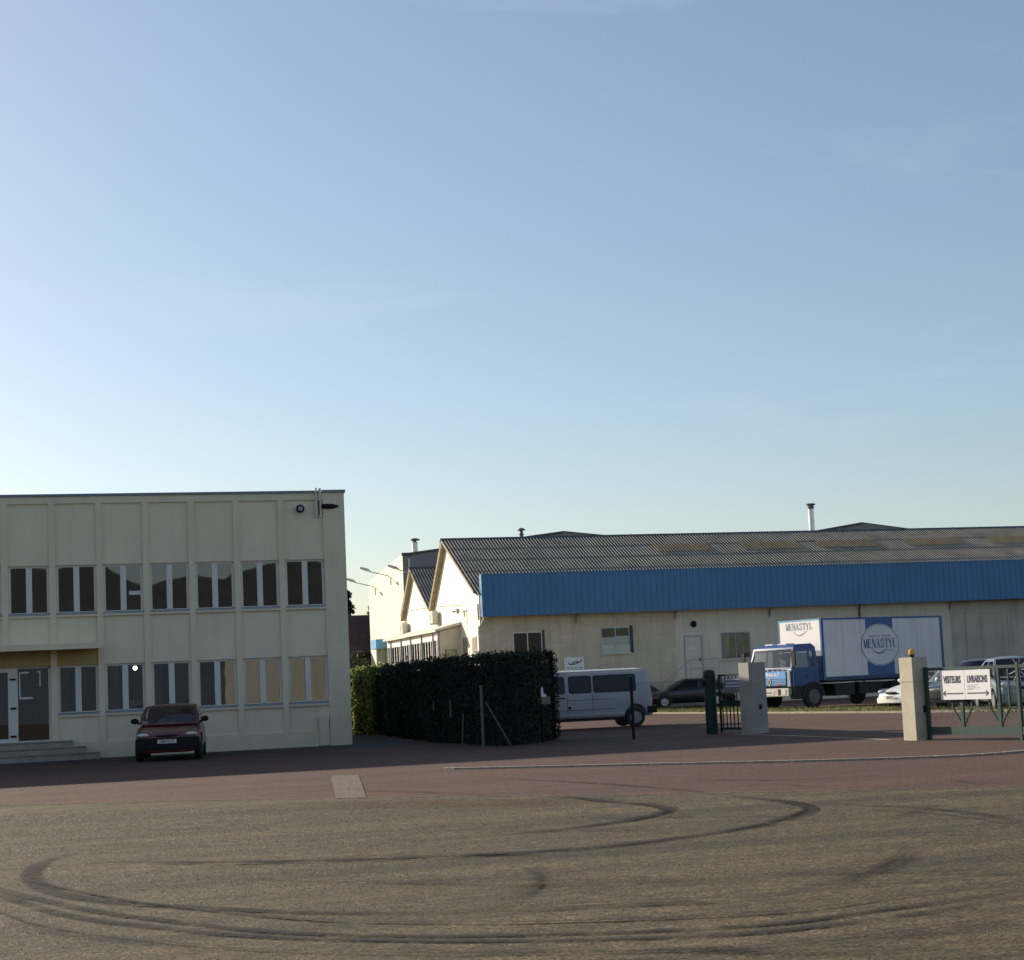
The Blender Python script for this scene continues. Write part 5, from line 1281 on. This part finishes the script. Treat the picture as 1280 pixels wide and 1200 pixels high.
for s in (-1, 1):
    mb = MB(); y = s * (B + .004); mb.box(-.86, -.78, min(y, y + s * .02), max(y, y + s * .02), 1.30, 1.335); mb.build('door_handle', 'black', TK)
    for x0, x1, z0, z1 in ((-.20, -.19, .95, 1.6), (-1.26, -1.25, 1.05, 1.6), (-1.25, -.2, 1.035, 1.045)): mb = MB(); ya, yb = sorted((s * (B + .0005), s * (B + .003))); mb.box(x0, x1, ya, yb, z0, z1); mb.build('door_seam', 'ink', TK)
    mb = MB(); prof = []
    for k in range(13): a = R(180 * k / 12); prof.append((-1.12 + .62 * math.cos(a), .48 + .60 * math.sin(a)))
    prof2 = [(-1.12 + .52 * math.cos(R(180 * k / 12)), .48 + .50 * math.sin(R(180 * k / 12))) for k in range(12, -1, -1)]
    mb.prism(prof + prof2, s * (B - .35), s * (B + .03), 'y'); mb.build('wheel_arch', 'chassis', TK)
    mb = MB(); mb.prism([(-.55, .40), (-.05, .40), (-.05, .62), (-.55, .62)], s * (B - .2), s * (B + .005), 'y'); mb.prism([(-1.12 + .51 * math.cos(R(180 * k / 12)), .48 + .49 * math.sin(R(180 * k / 12))) for k in range(13)], s * (B + .006), s * (B - .36), 'y'); mb.build('step', 'chassis', TK)  # black half disc stands in for the shade inside the wheel arch
for x in (-1.12, -5.9):
    for s in (-1, 1): wheel(TK, x, s * 1.20, .48, .27, s, 'fluedark')
mb = MB(); mb.box(-8.2, -.3, -.42, .42, .62, .92); mb.box(-8.2, -1.9, -1.1, 1.1, 1.00, 1.09); mb.box(-3.6, -2.5, .5, 1.1, .45, .95); mb.box(-5.2, -3.9, .75, 1.05, .48, .95); mb.box(-3.6, -2.5, -1.1, -.5, .45, .95); mb.box(-8.2, -8.1, -1.1, 1.1, .5, 1.0); mb.box(-1.6, -1.3, -.9, .9, .5, 1.1)
mb.build('chassis', 'chassis', TK)
BX0, BX1, BZ0, BZ1, BW = -8.75, -1.75, 1.10, 3.60, 1.27
mb = MB(); mb.box(BX0, BX1, -BW, BW, BZ0, BZ1); bx = mb.build('cargo_box', 'boxwhite', TK)
mb = MB(); e = .02
for s in (-1, 1):
    y0, y1 = sorted((s * (BW - .06), s * (BW + e)))
    mb.box(BX0, BX1, y0, y1, BZ1 - .06, BZ1 + .012); mb.box(BX0 - .01, BX0 + .13, y0, y1, BZ0 - .01, BZ1 - .061); mb.box(BX1 - .12, BX1 + .012, y0, y1, BZ0, BZ1 - .061)
mb.build('edge_trim', 'boxblue', bx)
mb = MB(); mb.box(BX0 + .131, BX1 - .121, BW - .05, BW + .015, BZ0 - .02, BZ0 + .13); mb.box(BX0 + .131, BX1 - .121, -BW - .015, -BW + .05, BZ0 - .02, BZ0 + .13); mb.build('side_skirt', 'boxskirt', bx)
for x in (-2.9, -3.95, -6.1, -7.2): mb = MB(); mb.box(x, x + .012, BW + .001, BW + .004, BZ0 + .14, BZ1 - .07); mb.build('panel_joint', 'boxshade', bx)
mb = MB(); mb.box(BX1 + .001, BX1 + .012, -BW + .06, BW - .075, BZ0, 2.32); mb.build('lower_front', 'boxshade', bx)
mb = MB(); mb.box(BX1 + .001, BX1 + .006, -BW + .06, BW - .075, 2.3205, BZ1 - .051); mb.build('front_panel', 'boxfront', bx)
mb = MB(); mb.box(BX1 - .2, BX1 + .012, -BW - .01, BW - .08, BZ1 - .05, BZ1 + .014); mb.box(BX1 + .0005, BX1 + .0115, -BW - .01, -BW + .059, BZ0, BZ1 - .05); mb.build('front_trim', 'sky_blue', bx)
# side emblem
EX, EZ, RA, RB = -5.02, 2.46, 1.06, .82
sx_ = .78
mb = MB(); mb.box(EX - sx_, EX + sx_, BW + .001, BW + .006, BZ0 + .131, BZ1 - .061); mb.build('blue_band', 'boxblue', bx)
def ell(a, b, n=40): return [(EX + a * math.cos(2 * math.pi * k / n), EZ + b * math.sin(2 * math.pi * k / n)) for k in range(n)]
mb = MB(); mb.prism(ell(RA + .07, RB + .045), BW + .0065, BW + .010, 'y'); mb.build('emblem_ring', 'boxwhite', bx)
mb = MB(); mb.prism(ell(RA + .03, RB + .02), BW + .0105, BW + .013, 'y'); mb.build('emblem_ring', 'bluegrey', bx)
mb = MB(); mb.prism(ell(RA, RB), BW + .0135, BW + .016, 'y'); mb.build('emblem_disc', 'boxwhite', bx)
XS, YS = Vector((-1, 0, 0)), Vector((0, 0, 1))
serif_word('lettering', 'MENASTYL', (EX + .95, BW + .016, EZ - .12), XS, YS, 1.92, .36, 'boxblue', bx)
swoosh('swoosh', [(-.46 + .86 * k / 14, -.15 - .20 * math.sin(math.pi * (k / 14) ** .8) + .0 * k) for k in range(15)], .05, (EX, BW + .016, EZ), XS, YS, 'boxblue', bx)
mb = MB()
for a, b in ((-.80, -.62), (-.6, -.4), (-.37, -.2), (-.16, 0), (.12, .30), (.34, .52), (.56, .76)): mb.box(EX - b * .8, EX - a * .8, BW + .0165, BW + .019, EZ + .33, EZ + .40)
mb.build('lettering', 'inkgrey', bx)
for a, b in ((.42, .56), (.6, .74), (.78, .9)): mb = MB(); mb.box(EX - b * .8, EX - a * .8, BW + .0165, BW + .019, EZ - .26, EZ - .215); mb.build('lettering', 'inkgrey', bx)
# front of the box
XF, YF = Vector((0, 1, 0)), Vector((0, 0, 1))
serif_word('lettering', 'MENASTYL', (BX1 + .0065, -.82, 3.20), XF, YF, 1.62, .27, 'inkgrey', bx)
swoosh('swoosh', [(-.36 + .058 * k, .04 - .19 * math.sin(math.pi * (k / 14) ** .8)) for k in range(15)], .045, (BX1 + .0065, 0, 3.12), XF, YF, 'inkgrey', bx)
